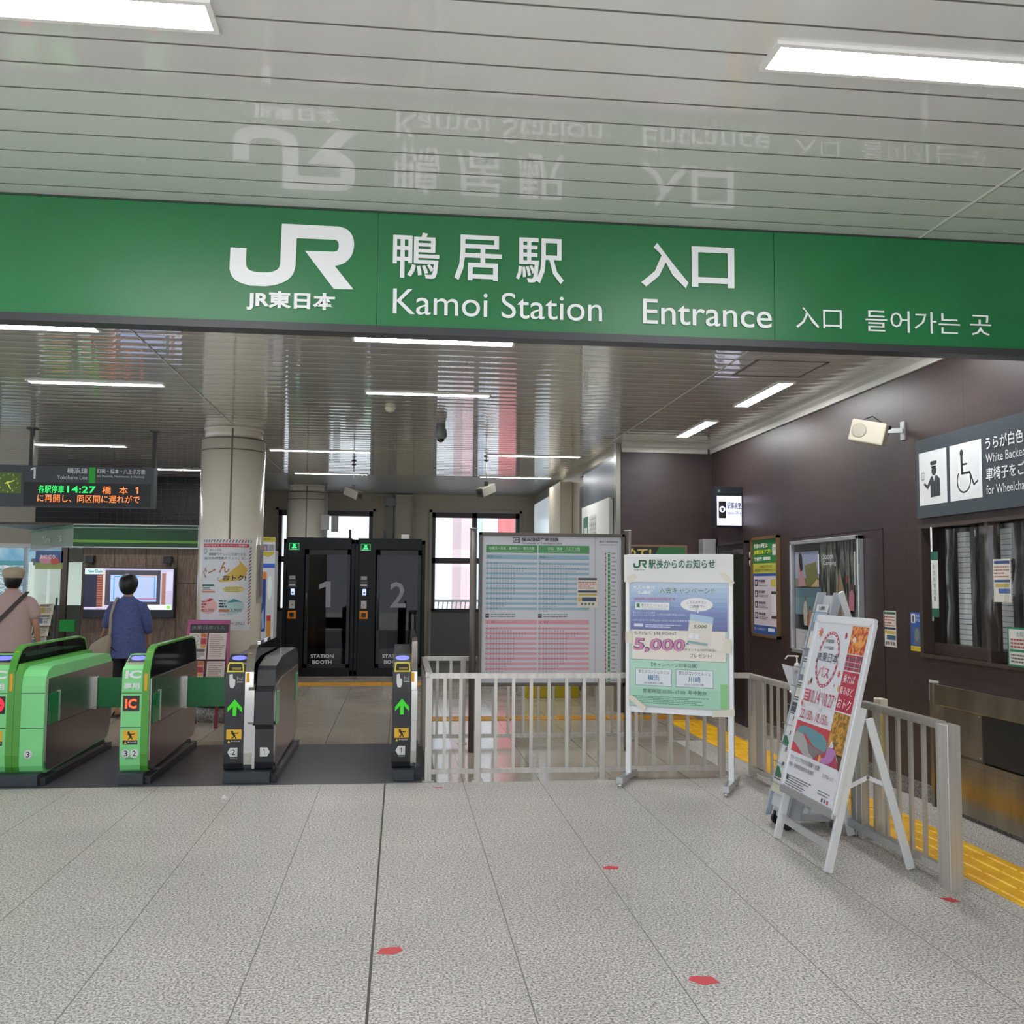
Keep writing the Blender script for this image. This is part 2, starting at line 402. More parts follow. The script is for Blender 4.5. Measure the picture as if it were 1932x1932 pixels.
# clear vinyl sheet hung over the window
mb = MB(); R = random.Random(3)
prev = None
for k in range(41):
    t = k / 40; y = 6.42 - 1.5 * t; x = 3.755 + .012 * math.sin(t * 37) + .006 * math.sin(t * 91)
    cur = [(x + .01 * math.sin(q * 2 + t * 9), y, 1.94 - .8 * q / 6) for q in range(7)]
    if prev:
        for a in range(6): mb.poly([prev[a], cur[a], cur[a+1], prev[a+1]], SHEET, True)
    prev = cur
bmesh.ops.remove_doubles(mb.bm, verts=mb.bm.verts, dist=.0001)
tag(mb.build('vinyl_sheet'), 'clear creased vinyl sheet hanging over the ticket office window', 'sheet')

# side wall, back wall and windows
BEI = mat('#b3ac99', .5, name='beige_wall'); GRYW = mat('#6e6e70', .35)
slab('wall_side', 2.64, 2.9, 11.9, 19.6, 0, CZ, BEI)
mb = MB()   # back wall with two openings
WY = 19.44
mb.box(-12, -2.38, WY, WY + .2, 0, CZ, BEI); mb.box(-.56, .60, WY, WY + .2, 0, CZ, BEI); mb.box(2.34, 3, WY, WY + .2, 0, CZ, BEI)
mb.box(-2.38, -.56, WY, WY + .2, 2.92, CZ, BEI); mb.box(.60, 2.34, WY, WY + .2, 2.92, CZ, BEI)
mb.box(-2.38, -.56, WY, WY + .2, 0, .98, GRYW); mb.box(.60, 2.34, WY, WY + .2, 0, .98, GRYW)
struct(mb.build('wall_back'))
WF = mat('#3d3638', .4, .3)
for i, (a, c) in enumerate(((-2.38, -.56), (.60, 2.34))):
    mb = MB(); md = (a + c) / 2 - .03
    mb.box(a, c, WY - .03, WY + .1, 2.82, 2.92, WF); mb.box(a, c, WY - .03, WY + .1, .96, 1.02, WF); mb.box(a, c, WY - .03, WY + .1, 1.91, 2.02, WF)
    for x in (a + .02, md, c - .03): mb.box(x - .045, x + .05, WY - .03, WY + .1, .98, 2.92, WF)
    tr = mat('#a7a39b', .5); mb.box(a - .05, a, WY - .04, WY, .0, 2.97, tr); mb.box(c, c + .05, WY - .04, WY, .0, 2.97, tr); mb.box(a - .05, c + .05, WY - .04, WY, 2.92, 2.97, tr)
    f = struct(mb.build('window_%d' % (i + 2)))
    MB().box(a, c, WY + .03, WY + .036, 1.02, 2.82, GLASS).build('pane', f)
mb = MB().box(-.12, .2, 19.28, WY, 0, CZ - .02, BEI).box(-.14, -.11, 19.25, WY, 0, CZ, mat('#8f8b82', .5)).box(.2, .23, 19.25, WY, 0, CZ, mat('#8f8b82', .5))
struct(mb.build('trim_5'))
tag(MB().box(-.28, -.16, 19.3, WY-.002, 0, CZ - .03, mat('#8b8981', .5)).box(-.32, -.14, 19.2, WY-.002, CZ - .25, CZ - .1, mat('#8b8f94', .5)).build('conduit_duct'), 'grey vertical duct beside the pillar between the two rear windows', 'duct')
# outside: building wall, platform, fence
tag(MB().box(1.55, 1.85, 25.5, 30, -1, 7, mat('#c2a6aa', .7)).box(1.85, 2.1, 25.7, 30, -1, 7, mat('#a9b8c4', .7)).box(2.1, 2.5, 25.5, 30, -1, 7, mat('#c3c5cc', .7)).box(2.5, 7, 25.5, 30, -1, 7, mat('#b06468', .7)).build('outdoor_building'), 'red and grey striped building seen through the right rear window', 'building')
mb = MB().box(-8, 8, 19.7, 60, -.6, -.5, mat('#8f9296', .8)); struct(mb.build('floor_outside'))
mb = MB()
for k in range(24): mb.bar((.4 + k * .1, 22, -.5), (.55 + k * .1, 22, 1.12), .025, .025, mat('#6b6e72', .4))
mb.box(.3, 3, 21.98, 22.02, 1.1, 1.16, mat('#6b6e72', .4))
tag(mb.build('fence'), 'grey fence of slanting bars outside the right rear window', 'fence')

# brown and grey panels of the side wall, door-like
mb = MB(); mb.box(2.6, 2.66, 11.72, 11.86, 0, CZ, mat('#8d8a84', .3, .6)); mb.box(2.6, 2.65, 13.9, 14.2, 0, 2.95, mat('#3b3230', .4)); mb.box(2.6, 2.64, 11.86, 13.9, 2.6, 3.1, mat('#6b7076', .3, .4))
mb.box(2.6, 2.65, 11.86, 14.2, 3.1, 3.14, mat('#3b3230', .4))
struct(mb.build('trim_6'))
tag(MB().box(2.44, 2.63, 15.0, 16.15, 0, 3.12, BEI).build('duct_casing'), 'beige boxed casing rising up the side wall near the light panel', 'casing')
lb = thing('light_panel', 'blank white light panel high on the side wall by the rear windows', 'light panel', (2.6, 17.5, 2))
MB().box(2.55, 2.63, 16.25, 18.8, 1.5, 3.1, mat('#9a9a98', .4)).build('frame', lb)
MB().box(2.545, 2.55, 16.3, 18.75, 1.55, 3.05, mat('#d6e2ea', .25, emit=.45)).build('diffuser', lb)
nb = thing('notice_board', 'white notice board on the side wall behind the timetable', 'board', (2.6, 13, 2))
MB().box(2.57, 2.62, 12.0, 13.85, 1.2, 2.62, WHITE).build('panel', nb)
p = Print((2.57, 13.85, 2.62), (0, -1, 0), (0, 0, -1), (-1, 0, 0))
p.rect(.12, .15, .5, .9, '#2f6a4c'); p.rect(.2, .3, .42, .8, '#cfd6d2', 2)
for k in range(4): p.text('横浜線', .6 + .12 * k, .15, .42, '#3a4a44', w=.09)
lines_of_text(p, .6, .7, 1.6, 12, .05, '#9aa6aa'); p.build('printed_notice', nb)

# left far end: pale wall with a city mural
mb = MB().box(-12, -4.9, 17.5, 17.7, 2.12, 2.86, BEI).box(-12, -4.9, 17.4, 17.7, 2.86, CZ, mat('#c4c4b6', .5)).box(-12, -4.9, 17.5, 17.7, 0, 1.2, BEI)
mb.box(-12, -4.9, 17.48, 17.7, 1.2, 1.28, WHITE); mb.box(-12, -4.9, 17.48, 17.7, 2.07, 2.14, WHITE); mb.box(-12, -4.9, 17.6, 17.7, 1.2, 2.1, WHITE)
struct(mb.build('wall_left_end'))
mu = thing('city_mural', 'lit panorama mural of a blue coastal city behind the man in the cap', 'mural', (-7.5, 17.5, 1.6))
p = Print((-8.75, 17.58, 2.07), (1, 0, 0), (0, 0, -1), emit=.55)
sky = noise_mat('mural_sky', '#6fa6c6', '#a9cbd9', 2, .5); city = noise_mat('mural_city', '#6f9aa5', '#dfe8ea', 14, .5, 0, (1, 1, 3))
for mm in (sky, city):
    bb = mm.node_tree.nodes['Principled BSDF']; mm.node_tree.links.new(bb.inputs['Base Color'].links[0].from_socket, bb.inputs['Emission Color']); bb.inputs['Emission Strength'].default_value = .5
p.rect(0, 0, 2.35, .79, sky); p.rect(0, .27, 2.35, .79, city, 2); p.rect(0, .22, 2.35, .3, '#4f8f98', 3)
p.rect(2.42, 0, 3.4, .36, sky); p.poly([(2.45, .3), (2.6, .14), (2.9, .08), (3.4, .12), (3.4, .34), (2.45, .34)], '#8fa0a6', 2)
p.rect(2.42, .4, 3.4, .79, '#5d9bd0'); p.poly([(2.42, .42), (2.62, .4), (2.62, .79), (2.42, .79)], '#a8bec4', 2); p.poly([(2.62, .5), (2.85, .42), (3.1, .6), (3.1, .79), (2.62, .79)], '#7f98a6', 2)
for k in range(8): p.rect(2.43, .43 + k * .045, 2.61, .445 + k * .045, '#4a6a78', 3)
p.build('mural_print', mu)
tag(MB().prism([(16.2, 0), (16.2, 1.18), (16.35, 1.28), (16.9, 1.28), (16.9, 0)], 'x', -12, -5.75, mat('#8c8674', .5)).build('low_partition'), 'beige low partition wall in front of the city mural', 'partition')
# ------------------------------------------------------------------ ceiling lamps
LM = mat('#ffffff', .4, emit=LAMP, name='lamp_diffuser')
def lamp(x0, x1, y0, y1, label, group=None, inset=True):
    t = thing('ceiling_light', label, 'ceiling light', ((x0+x1)/2, (y0+y1)/2, CZ), 0, group)
    fw = .018; z = CZ - .012; fm = mat('#e4e4e2', .4)
    MB().box(x0, x1, y0, y0+fw, z, CZ+.002, fm).box(x0, x1, y1-fw, y1, z, CZ+.002, fm).box(x0, x0+fw, y0+fw, y1-fw, z, CZ+.002, fm).box(x1-fw, x1, y0+fw, y1-fw, z, CZ+.002, fm).build('frame', t)
    ym = (y0 + y1) / 2
    if (x1-x0) > (y1-y0): MB().box(x0+fw, x1-fw, y0+fw, y1-fw, CZ-.009, CZ-.003, LM).build('diffuser', t)
    else: MB().box(x0+fw, x1-fw, y0+fw, y1-fw, CZ-.009, CZ-.003, LM).build('diffuser', t)
    return t
lamp(-1.75, -.59, 2.88, 3.05, 'recessed strip light above the left end of the green sign')
lamp(1.16, 2.32, 2.88, 3.05, 'recessed strip light above the right end of the green sign')
lamp(-3.25, -2.09, 6.84, 7.0, 'strip light just under the left end of the green sign')
lamp(-.37, .79, 6.84, 7.0, 'strip light just under the middle of the green sign')
lamp(-3.26, -2.1, 8.8, 8.94, 'strip light in the second row before the white column')
lamp(-.35, .80, 8.86, 8.99, 'strip light over the black gates, second row from the sign')
lamp(-4.7, -3.55, 13.0, 13.16, 'strip light right above the departure display')
lamp(-1.75, -.42, 13.04, 13.18, 'strip light right of the white column, front of its pair')
lamp(1.13, 2.42, 13.08, 13.22, 'strip light over the timetable board, front of its pair')
lamp(-1.72, -.55, 15.84, 15.96, 'strip light above booth 1, rear of its pair')
lamp(1.25, 2.44, 15.84, 15.96, 'strip light near the light panel, rear of its pair')
lamp(-4.0, -3.0, 15.65, 15.8, 'small strip light far behind the departure display pole')
lamp(3.16, 3.32, 9.97, 11.12, 'lengthwise light near the brown corner')
lamp(3.16, 3.32, 7.93, 9.08, 'lengthwise light between the hatch and the corner light')
lamp(3.12, 3.28, 5.6, 6.78, 'lengthwise light half hidden by the green sign')
for nm, x, y, r, hh, lab, c in (('smoke_detector', -.13, 9.68, .055, .04, 'small cream smoke detector on the ceiling behind the sign', '#d8d2bc'),):
    tag(MB().lathe([(r, 0), (r, -.015), (r*.7, -hh), (r*.3, -hh-.01)], (x, y, CZ), mat(c, .5)).build(nm), lab, 'detector')
dc = thing('dome_camera', 'grey dome camera hanging under the ceiling above booth 2', 'camera', (.41, 10.65, CZ))
MB().lathe([(.05, 0), (.05, -.05), (.06, -.06), (.068, -.1), (.068, -.14), (.045, -.165)], (.41, 10.65, CZ), mat('#7e8283', .4)).build('housing', dc)
MB().lathe([(.042, -.16), (.036, -.185), (.015, -.2)], (.41, 10.65, CZ), BLKG).build('lens_dome', dc)

# ------------------------------------------------------------------ the green station sign
GREEN = noise_mat('sign_green', '#1b6d3c', '#1e7341', 2, .35, coat=.0)
sg = thing('station_sign', 'long green hanging station name sign with white lettering across the hall', 'sign', (0, 4.5, 3))
mb = MB(); edges = [-6.5, -4.3, -2.1, -.13, 1.78, 3.76]
for a, c in zip(edges, edges[1:]): mb.box(a + .0012, c - .0012, 4.50, 4.56, 2.725, CZ - .001, GREEN)
mb.build('panel', sg)
MB().box(-6.5, 3.78, 4.485, 4.585, 2.69, 2.725, mat('#34363a', .4)).box(-6.5, 3.78, 4.495, 4.5, CZ - .008, CZ - .001, mat('#2d3833', .5)).build('bottom_trim', sg)
p = Print((0, 4.497, CZ), (1, 0, 0), (0, 0, -1), rough=.5); WL = '#eceff1'
jr_logo(p, -.798, .083, .56, .297, WL)
p.text('JR東日本', -.718, .40, .092, WL, w=.402, bold=.035)
for s_, x, wd in (('鴨', -.06, .215), ('居', .226, .222), ('駅', .516, .228)): p.text(s_, x, .095, .218, WL, w=wd, bold=.010)
p.text('Kamoi Station', -.056, .364, .121, WL, w=.984)
p.text('入', 1.118, .09, .218, WL, w=.232, bold=.022); p.text('口', 1.366, .098, .2, WL, w=.212, bold=.022)
p.text('Entrance', 1.126, .366, .121, WL, w=.637, bold=.004)
p.text('入口', 1.885, .374, .104, WL, w=.232, bold=.0); p.text('들어가는 곳', 2.238, .374, .108, WL, w=.655)
p.build('lettering', sg)

# ------------------------------------------------------------------ columns
def column(cx, cy, r, label, rad2):
    c = tag(MB().lathe([(r, 0), (r, 3.13)], (cx, cy, 0), CREAM, 64).build('column'), label, 'column')
    c['_c'] = 1; del c['_c']
    MB().lathe([(rad2, 3.13), (rad2, 3.265)], (cx, cy, 0), CREAM, 64).build('capital_neck', c)
    MB().lathe([(rad2 + .015, 3.24), (rad2 + .015, 3.268)], (cx, cy, 0), CREAM, 64).build('capital_ring', c)
    s_ = mat('#6d6258', .5); q = MB()
    for z in (3.0, 3.128): q.lathe([(r + .0015, z), (r + .0015, z + .014)], (cx, cy, 0), s_, 64)
    a0 = math.atan2(-cy, -cx) + math.radians(-3)
    for a in (a0,):
        v = Vector((math.cos(a), math.sin(a), 0)); t = Vector((-v.y, v.x, 0))
        for z0, z1 in ((.2, 3.13),): q.bar(Vector((cx, cy, z0)) + v * (r + .0005), Vector((cx, cy, z1)) + v * (r + .0005), .02, .004, s_, up=v)
        q.bar(Vector((cx, cy, 3.13)) + v * (rad2 + .0005), Vector((cx, cy, 3.24)) + v * (rad2 + .0005), .02, .004, s_, up=v)
    q.build('seam', c)
    MB().lathe([(r + .012, 0), (r + .012, .16)], (cx, cy, 0), noise_mat('terrazzo_base', '#6c6763', '#a8a29c', 60, .4), 64).lathe([(r + .016, .16), (r + .016, .18)], (cx, cy, 0), BLK, 64).build('base_tile', c)
    MB().lathe([(r + .002, .18), (r + .002, .62)], (cx, cy, 0), mat('#b08f70', .5), 64).build('lower_band', c)
    return c
C1 = (-1.925, 11.45); R1 = .355
column(C1[0], C1[1], R1, 'large cream column beside the ticket gates with a pinned campaign poster', .32)
column(-1.70, 18.05, .365, 'cream column behind booth 1', .335)
def cyl(cx, cy, r, amid, W):
    def f(x, y, off):
        a = amid + (x - W / 2) / r; rr = r + .0045 + off
        return Vector((cx + rr * math.cos(a), cy + rr * math.sin(a), TOP - y))
    return f
W_, H_ = .60, 1.0; TOP = 2.0
am = math.atan2(-C1[1], -C1[0]) - math.radians(9.5)
p = Print((0, 0, 0), (1, 0, 0), (0, 0, -1), (0, -1, 0), curve=cyl(C1[0], C1[1], R1, am, W_), dz=.0007)
p.rect(0, 0, W_, H_, '#cfd0d6', 0)
R = random.Random(5)
for k in range(17): p.poly([(.03+k*.034, .035), (.042+k*.034, .035), (.054+k*.034, .005), (.042+k*.034, .005)], R.choice(('#9c3b46', '#55596b', '#55596b')), 2)
for k in range(24): p.poly([(.565, .1+k*.036), (.595, .075+k*.036), (.595, .09+k*.036), (.565, .115+k*.036)], R.choice(('#9c3b46', '#44495c', '#44495c')), 2)
for k in range(9): p.poly([(.01+k*.022, .97), (.02+k*.022, .97), (.04+k*.022, .91), (.03+k*.022, .91)], R.choice(('#9c3b46', '#55596b')), 2)
p.rect(.03, .05, .56, .088, '#b53040', 2); p.text('10月27日まで キャンペーン開催中', .05, .058, .022, '#eee', w=.48, k=4)
p.ring(.06, .13, .024, .03, .008, '#4d93a3', 3); p.text('ポイントを', .12, .105, .028, '#333', w=.14); p.text('新幹線チケットに交換できる', .115, .15, .032, '#333', w=.4); p.text('JRE POINT特典チケット」が、', .05, .195, .034, '#333', w=.47)
p.poly([(.24, .46), (.46, .27), (.45, .23), (.55, .33), (.53, .40), (.42, .46), (.25, .475)], '#c9a84c', 2)
p.text('ぐ', .035, .31, .12, '#a05a30', w=.06, bold=.01); p.line(.11, .375, .2, .335, .012, '#a05a30', 4); p.text('ん', .24, .25, .12, '#a9683a', w=.11, bold=.01, k=4)
p.text('と', .22, .42, .035, '#333', k=4); p.text('おトク!', .28, .395, .06, '#333', w=.25, bold=.03, k=4)
p.rect(.02, .5, .19, .52, '#2d6a66', 2); p.rect(.02, .57, .2, .59, '#b98555', 2); lines_of_text(p, .03, .53, .19, 2, .018, '#555', seed=2)
p.ell(.4, .55, .12, .035, '#cfc07a', 2); lines_of_text(p, .31, .53, .5, 4, .014, '#8a7d45', k=3)
p.ell(.12, .74, .11, .085, '#dda8a8', 2); p.ell(.39, .74, .13, .085, '#a9c4c4', 2)
p.poly([(.08, .69), (.14, .65), (.19, .66), (.14, .685)], '#b3304a', 3); p.poly([(.33, .70), (.4, .655), (.5, .69), (.42, .69)], '#2d7f8a', 3)
p.rect(.015, .77, .075, .8, '#b1693a', 3); p.text('5,000', .085, .765, .038, '#333', w=.11, k=4); p.rect(.25, .77, .36, .8, '#b1693a', 3); p.text('3,900', .37, .765, .038, '#333', w=.12, k=4)
lines_of_text(p, .25, .67, .33, 3, .03, '#335', h=.018, k=4, seed=3); lines_of_text(p, .02, .68, .1, 3, .03, '#933', h=.016, k=4, seed=4); p.text('で交換できる!', .25, .82, .018, '#444', w=.14)
p.text('新幹線イヤー', .2, .9, .05, '#444', w=.2, slant=.3, bold=.01); p.text('2022', .42, .905, .036, '#777', w=.11)
tag(p.build('campaign_poster'), 'white campaign poster with gold arrow wrapped around the large cream column', 'poster')
TOP = 1.95
p = Print((0, 0, 0), (1, 0, 0), (0, 0, -1), (0, -1, 0), curve=cyl(C1[0], C1[1], R1, am + 1.37, .2), dz=.0007)
p.rect(0, 0, .2, .66, '#a8a49a', 0); p.rect(.02, .05, .16, .6, '#8f8c8c', 1); p.poly([(.03, .3), (.08, .1), (.1, .1), (.07, .32), (.1, .58), (.06, .58)], '#6d6a70', 2); p.poly([(.11, .58), (.12, .3), (.15, .3), (.14, .58)], '#77747a', 2)
tag(p.build('side_poster'), 'faded grey poster curving round the right flank of the large column', 'poster')

# ------------------------------------------------------------------ STATION BOOTHs
def booth(x0, num, label):
    y0, y1, H, Wd = 16.32, 17.5, 2.23, 1.15; x1 = x0 + Wd
    t = thing('phone_booth', label, 'booth', ((x0+x1)/2, 16.9, 0), 0)
    mb = MB()
    mb.box(x0, x0+.06, y0, y1, 0, H, NAVY, .006); mb.box(x1-.06, x1, y0, y1, 0, H, NAVY, .006); mb.box(x0, x1, y1-.05, y1, 0, H, NAVY)
    mb.box(x0, x1, y0, y1, H-.07, H, NAVY); mb.box(x0+.04, x1-.06, y0+.1, y1-.1, H, H+.03, NAVY); mb.box(x0, x1, y0, y1, 0, .09, NAVY)
    mb.box(x0+.06, x0+.34, y0-.01, y0+.05, .02, H-.02, NAVY, .004); mb.box(x0+.34, x1-.06, y0-.01, y0+.04, H-.16, H-.02, NAVY)
    mb.box(x0+.34, x1-.06, y0-.008, y0+.04, .02, .14, NAVY)
    mb.build('shell', t)
    d = MB(); dx0, dx1 = x0+.36, x1-.07
    for q in ((dx0, dx0+.05, .14, H-.17), (dx1-.05, dx1, .14, H-.17), (dx0, dx1, .14, .2), (dx0, dx1, H-.25, H-.17)): d.box(q[0], q[1], y0-.012, y0+.03, q[2], q[3], mat('#0e131b', .3))
    do = d.build('door', t)
    MB().box(dx0+.05, dx1-.05, y0, y0+.008, .2, H-.25, SMOKE).build('glass_pane', do)
    MB().tube((dx0+.025, y0-.05, .75), (dx0+.025, y0-.05, 1.35), .011, mat('#0b0d10', .3)).tube((dx0+.025, y0-.05, 1.3), (dx0+.025, y0, 1.3), .008, BLK).tube((dx0+.025, y0-.05, .8), (dx0+.025, y0, .8), .008, BLK).build('door_handle', do)
    p = Print((x0, y0-.004, H), (1, 0, 0), (0, 0, -1))
    p.text(str(num), x0*0+ .58, .69, .42, '#8a8e95', w=.19 if num == 1 else .26, bold=.012)
    p.text('STATION', .47, 1.87, .062, '#d7dade', w=.37, bold=.03); p.text('BOOTH', .5, 1.965, .062, '#d7dade', w=.31, bold=.03)
    p.build('lettering', do)
    # interior: pale back, desk and seat
    MB().box(x0+.42, x0+.53, y0+.2, y0+.3, .15, .95, mat('#d9d9d6', .6)).build('inner_panel', t)
    MB().box(x0+.5, x1-.1, y1-.5, y1-.06, .68, .72, mat('#c8ccd0', .5)).box(x0+.62, x0+.7, y1-.35, y1-.3, .72, .98, mat('#8a8e92', .5)).build('desk', t)
    q = Print((x0, y0-.011, H), (1, 0, 0), (0, 0, -1))
    q.rect(.09, .07, .25, .18, mat('#0e3a1c', .4)); q.frame(.09, .07, .25, .18, .008, mat('#29b45a', .4, emit=.6), 2); q.rect(.15, .085, .19, .13, mat('#2fe070', .4, emit=1.5), 2); q.rect(.13, .135, .21, .15, mat('#2fe070', .4, emit=1.5), 3); q.rect(.11, .16, .22, .175, mat('#a9c9b0', .4, emit=.3), 3)
    q.rect(.1, .6, .2, .66, '#9b9fa5'); q.rect(.09, .67, .22, .79, '#2b3038'); q.text('STATION', .1, .69, .02, '#99a', w=.1); q.rect(.1, .735, .2, .76, '#b9bcc2', 2); q.rect(.13, .81, .19, .91, mat('#b9c8ff', .4, emit=1.1), 2); q.rect(.145, .86, .175, .885, '#5566aa', 3)
    q.build('wall_stickers', t)
    MB().box(x0+.11, x0+.2, y0-.03, y0-.01, H-1.13, H-1.0, mat('#b9b9b6', .4)).tube((x0+.155, y0-.033, H-1.07), (x0+.155, y0-.03, H-1.07), .01, BLK).build('card_reader', t)
    MB().box(x0+.085, x0+.225, y0-.04, y0-.01, H-1.3, H-1.17, mat('#d9861f', .4), .012).box(x0+.12, x0+.19, y0-.044, y0-.038, H-1.27, H-1.2, BLK).build('orange_switch', t)
    MB().box(x1-.12, x1-.08, y0+.3, y0+.34, H+.03, H+.18, BLK).build('roof_sensor', t) if num == 1 else MB().box(x0+.45, x0+.5, y0+.3, y0+.34, H+.03, H+.17, BLK).box(x0+.75, x0+.88, y0+.3, y0+.36, H+.03, H+.11, WHITE).build('roof_sensor', t)
    return t
booth(-1.905, 1, 'navy glass work booth numbered 1 beside the cream column')
booth(-.75, 2, 'navy glass work booth numbered 2 left of the rear window')
# ------------------------------------------------------------------ ticket gates
GL = mat('#82dd8c', .35, coat=.3, name='light_green_gate'); GD = mat('#4f9f38', .35, coat=.3, name='leaf_green_gate'); BK = mat('#23262b', .35, coat=.2)
PLN = mat('#333a42', .4); FLAP = mat('#0e7a40', .3, coat=.2, name='green_flap')
Y0, Y1 = 7.86, 9.6
def gate_number(p, t, x, z, point=None):
    w2 = .026
    if point is None: p.ell(x, z, .03, .033, '#d5d8d8', 2)
    elif point < 0: p.poly([(x-.045, z), (x-.025, z-.035), (x+.03, z-.035), (x+.03, z+.035), (x-.025, z+.035)], '#d5d8d8', 2)
    else: p.poly([(x+.045, z), (x+.025, z-.035), (x-.03, z-.035), (x-.03, z+.035), (x+.025, z+.035)], '#d5d8d8', 2)
    p.text(t, x, z-.021, .042, '#222', w=.012 if t == '1' else .026, al='c', k=3, bold=.01)
def warning(p, x, z, wd=.095):
    p.rect(x, z, x+wd, z+.075, '#e9b62a', 1); p.rect(x, z+.075, x+wd, z+.107, '#1e1e1c', 1)
    p.ell(x+wd*.38, z+.017, .009, .009, '#1c1c1a', 2); p.line(x+wd*.42, z+.025, x+wd*.55, z+.05, .016, '#1c1c1a', 2); p.line(x+wd*.3, z+.032, x+wd*.42, z+.028, .007, '#1c1c1a', 2)
    p.line(x+wd*.45, z+.028, x+wd*.75, z+.03, .007, '#1c1c1a', 2); p.line(x+wd*.75, z+.03, x+wd*.8, z+.02, .006, '#1c1c1a', 2); p.line(x+wd*.55, z+.05, x+wd*.35, z+.068, .008, '#1c1c1a', 2); p.line(x+wd*.56, z+.048, x+wd*.66, z+.07, .008, '#1c1c1a', 2)
    p.poly([(x+.008, z+.102), (x+.02, z+.082), (x+.032, z+.102)], '#e9c23a', 2); p.text('駆け込み注意', x+.036, z+.083, .012, '#eee', w=wd-.045, k=2)
def front_shell(x0, x1, z1, m, parent, name='front_shell', ztop_len=.22, rise=.09, depth=.10):
    # rounded toe, upright front and the sloping reader top
    pts = [(Y0+.10, .075), (Y0+.05, .08), (Y0+.022, .1), (Y0+.008, .14), (Y0, .22), (Y0, z1-.03), (Y0+.012, z1-.005), (Y0+ztop_len, z1+rise), (Y0+ztop_len+.12, z1+rise), (Y0+ztop_len+.12, .08)]
    return MB().prism(pts, 'x', x0, x1, m).build(name, parent)
def fin(x0, x1, m, parent, top=1.03, trans=False):
    o = [(Y0+.10, .078), (Y0+.04, .085), (Y0+.012, .13), (Y0-.004, .22), (Y0-.004, .84), (Y0+.04, .93), (Y0+.12, top-.02), (Y0+.22, top+.005), (Y1-.25, top+.005), (Y1-.1, top-.02), (Y1-.03, top-.12), (Y1-.01, .8)]
    i = [(Y0+.11, .09), (Y0+.055, .10), (Y0+.028, .14), (Y0+.012, .225), (Y0+.012, .838), (Y0+.054, .922), (Y0+.129, top-.034), (Y0+.226, top-.010), (Y1-.253, top-.010), (Y1-.112, top-.034), (Y1-.045, top-.128), (Y1-.025, .8)]
    mb = MB()
    for a in range(len(o) - 1):
        mb.prism([o[a], o[a+1], i[a+1], i[a]], 'x', x0, x1, m)
    f = mb.build('fin_frame', parent)
    lo = .78
    g = [(y, z) for y, z in i if z >= .8]; g = [(Y0+.012, lo)] + g + [(Y1-.025, lo)]
    MB().prism(g, 'x', x0+.004, x1-.001, SMOKE if trans else BLKG).build('fin_glass', parent)
    return f
def side(x, sgn, z1, parent, y0=None):
    y0 = y0 or Y0+.035
    pts = [(y0+.1, .09), (y0+.03, .11), (y0+.005, .17), (y0, .24), (y0, z1), (Y1-.02, z1), (Y1-.02, .3), (Y1-.08, .16), (Y1-.12, .12)]
    MB().prism(pts, 'x', x, x + sgn * .012, GATESIDE).build('side_panel', parent)
    q = MB(); q.box(x+sgn*.012, x+sgn*.0135, y0+.28, Y1-.02, .425, .43, BLK); q.box(x+sgn*.012, x+sgn*.0135, y0+.28, Y1-.02, .66, .664, mat('#b7b5b0', .3, 1)); q.box(x+sgn*.012, x+sgn*.0135, y0+.26, y0+.264, .43, .70, BLK)
    q.build('panel_joint', parent)
def flap_pocket(x, parent, y=None, wd=.24):
    y = y or Y0+.05
    MB().box(x, x+.006, y, y+wd, .44, .67, FLAP, .002).box(x, x+.012, y+wd-.012, y+wd, .44, .68, CHROME).build('flap_pocket', parent)
def plinth(x0, x1, parent):
    MB().box(x0+.012, x1-.012, Y0-.06, Y1-.1, 0, .085, PLN, .004).build('plinth', parent)
    MB().box(x1-.012, x1+.035, Y0-.02, Y1-.05, 0, .055, mat('#24272b', .35), .004).box(x1-.012, x1+.036, Y0+.25, Y1-.3, .055, .075, mat('#7a7c80', .3, .8)).build('cable_channel', parent)
def belts(p, wd, zs=(.685, .425), top=1.1): 
    for z in zs: p.rect(0, top - z, wd, top - z + .005, '#1a2a1c', 1)
def body_box(x0, x1, zt, m, parent, y0=None):
    MB().prism([((y0 or Y0+.3), .085), ((y0 or Y0+.3), zt), (Y1-.06, zt), (Y1-.02, zt-.06), (Y1-.02, .3), (Y1-.1, .1)], 'x', x0, x1, m).build('cabinet', parent)
def reader_top(p_x0, p_x1, z1, parent, rise=.09, ln=.22):
    s = Vector((0, ln-.012, rise+.005)).normalized(); n = Vector((0, -s.z, s.y))
    p = Print(Vector((p_x0, Y0+ln, z1+rise)) , (1, 0, 0), -s, n); wd = p_x1 - p_x0
    p.rect(.006, .01, wd-.006, .13, '#1c2026'); p.ell(wd/2, .06, wd*.38, .038, mat('#6f74ff', .4, emit=.9), 2); p.ring(wd/2, .06, wd*.42, .043, .004, '#333', 2)
    p.rect(.008, .135, wd-.008, .165, '#9c9378', 2); p.build('card_reader', parent)
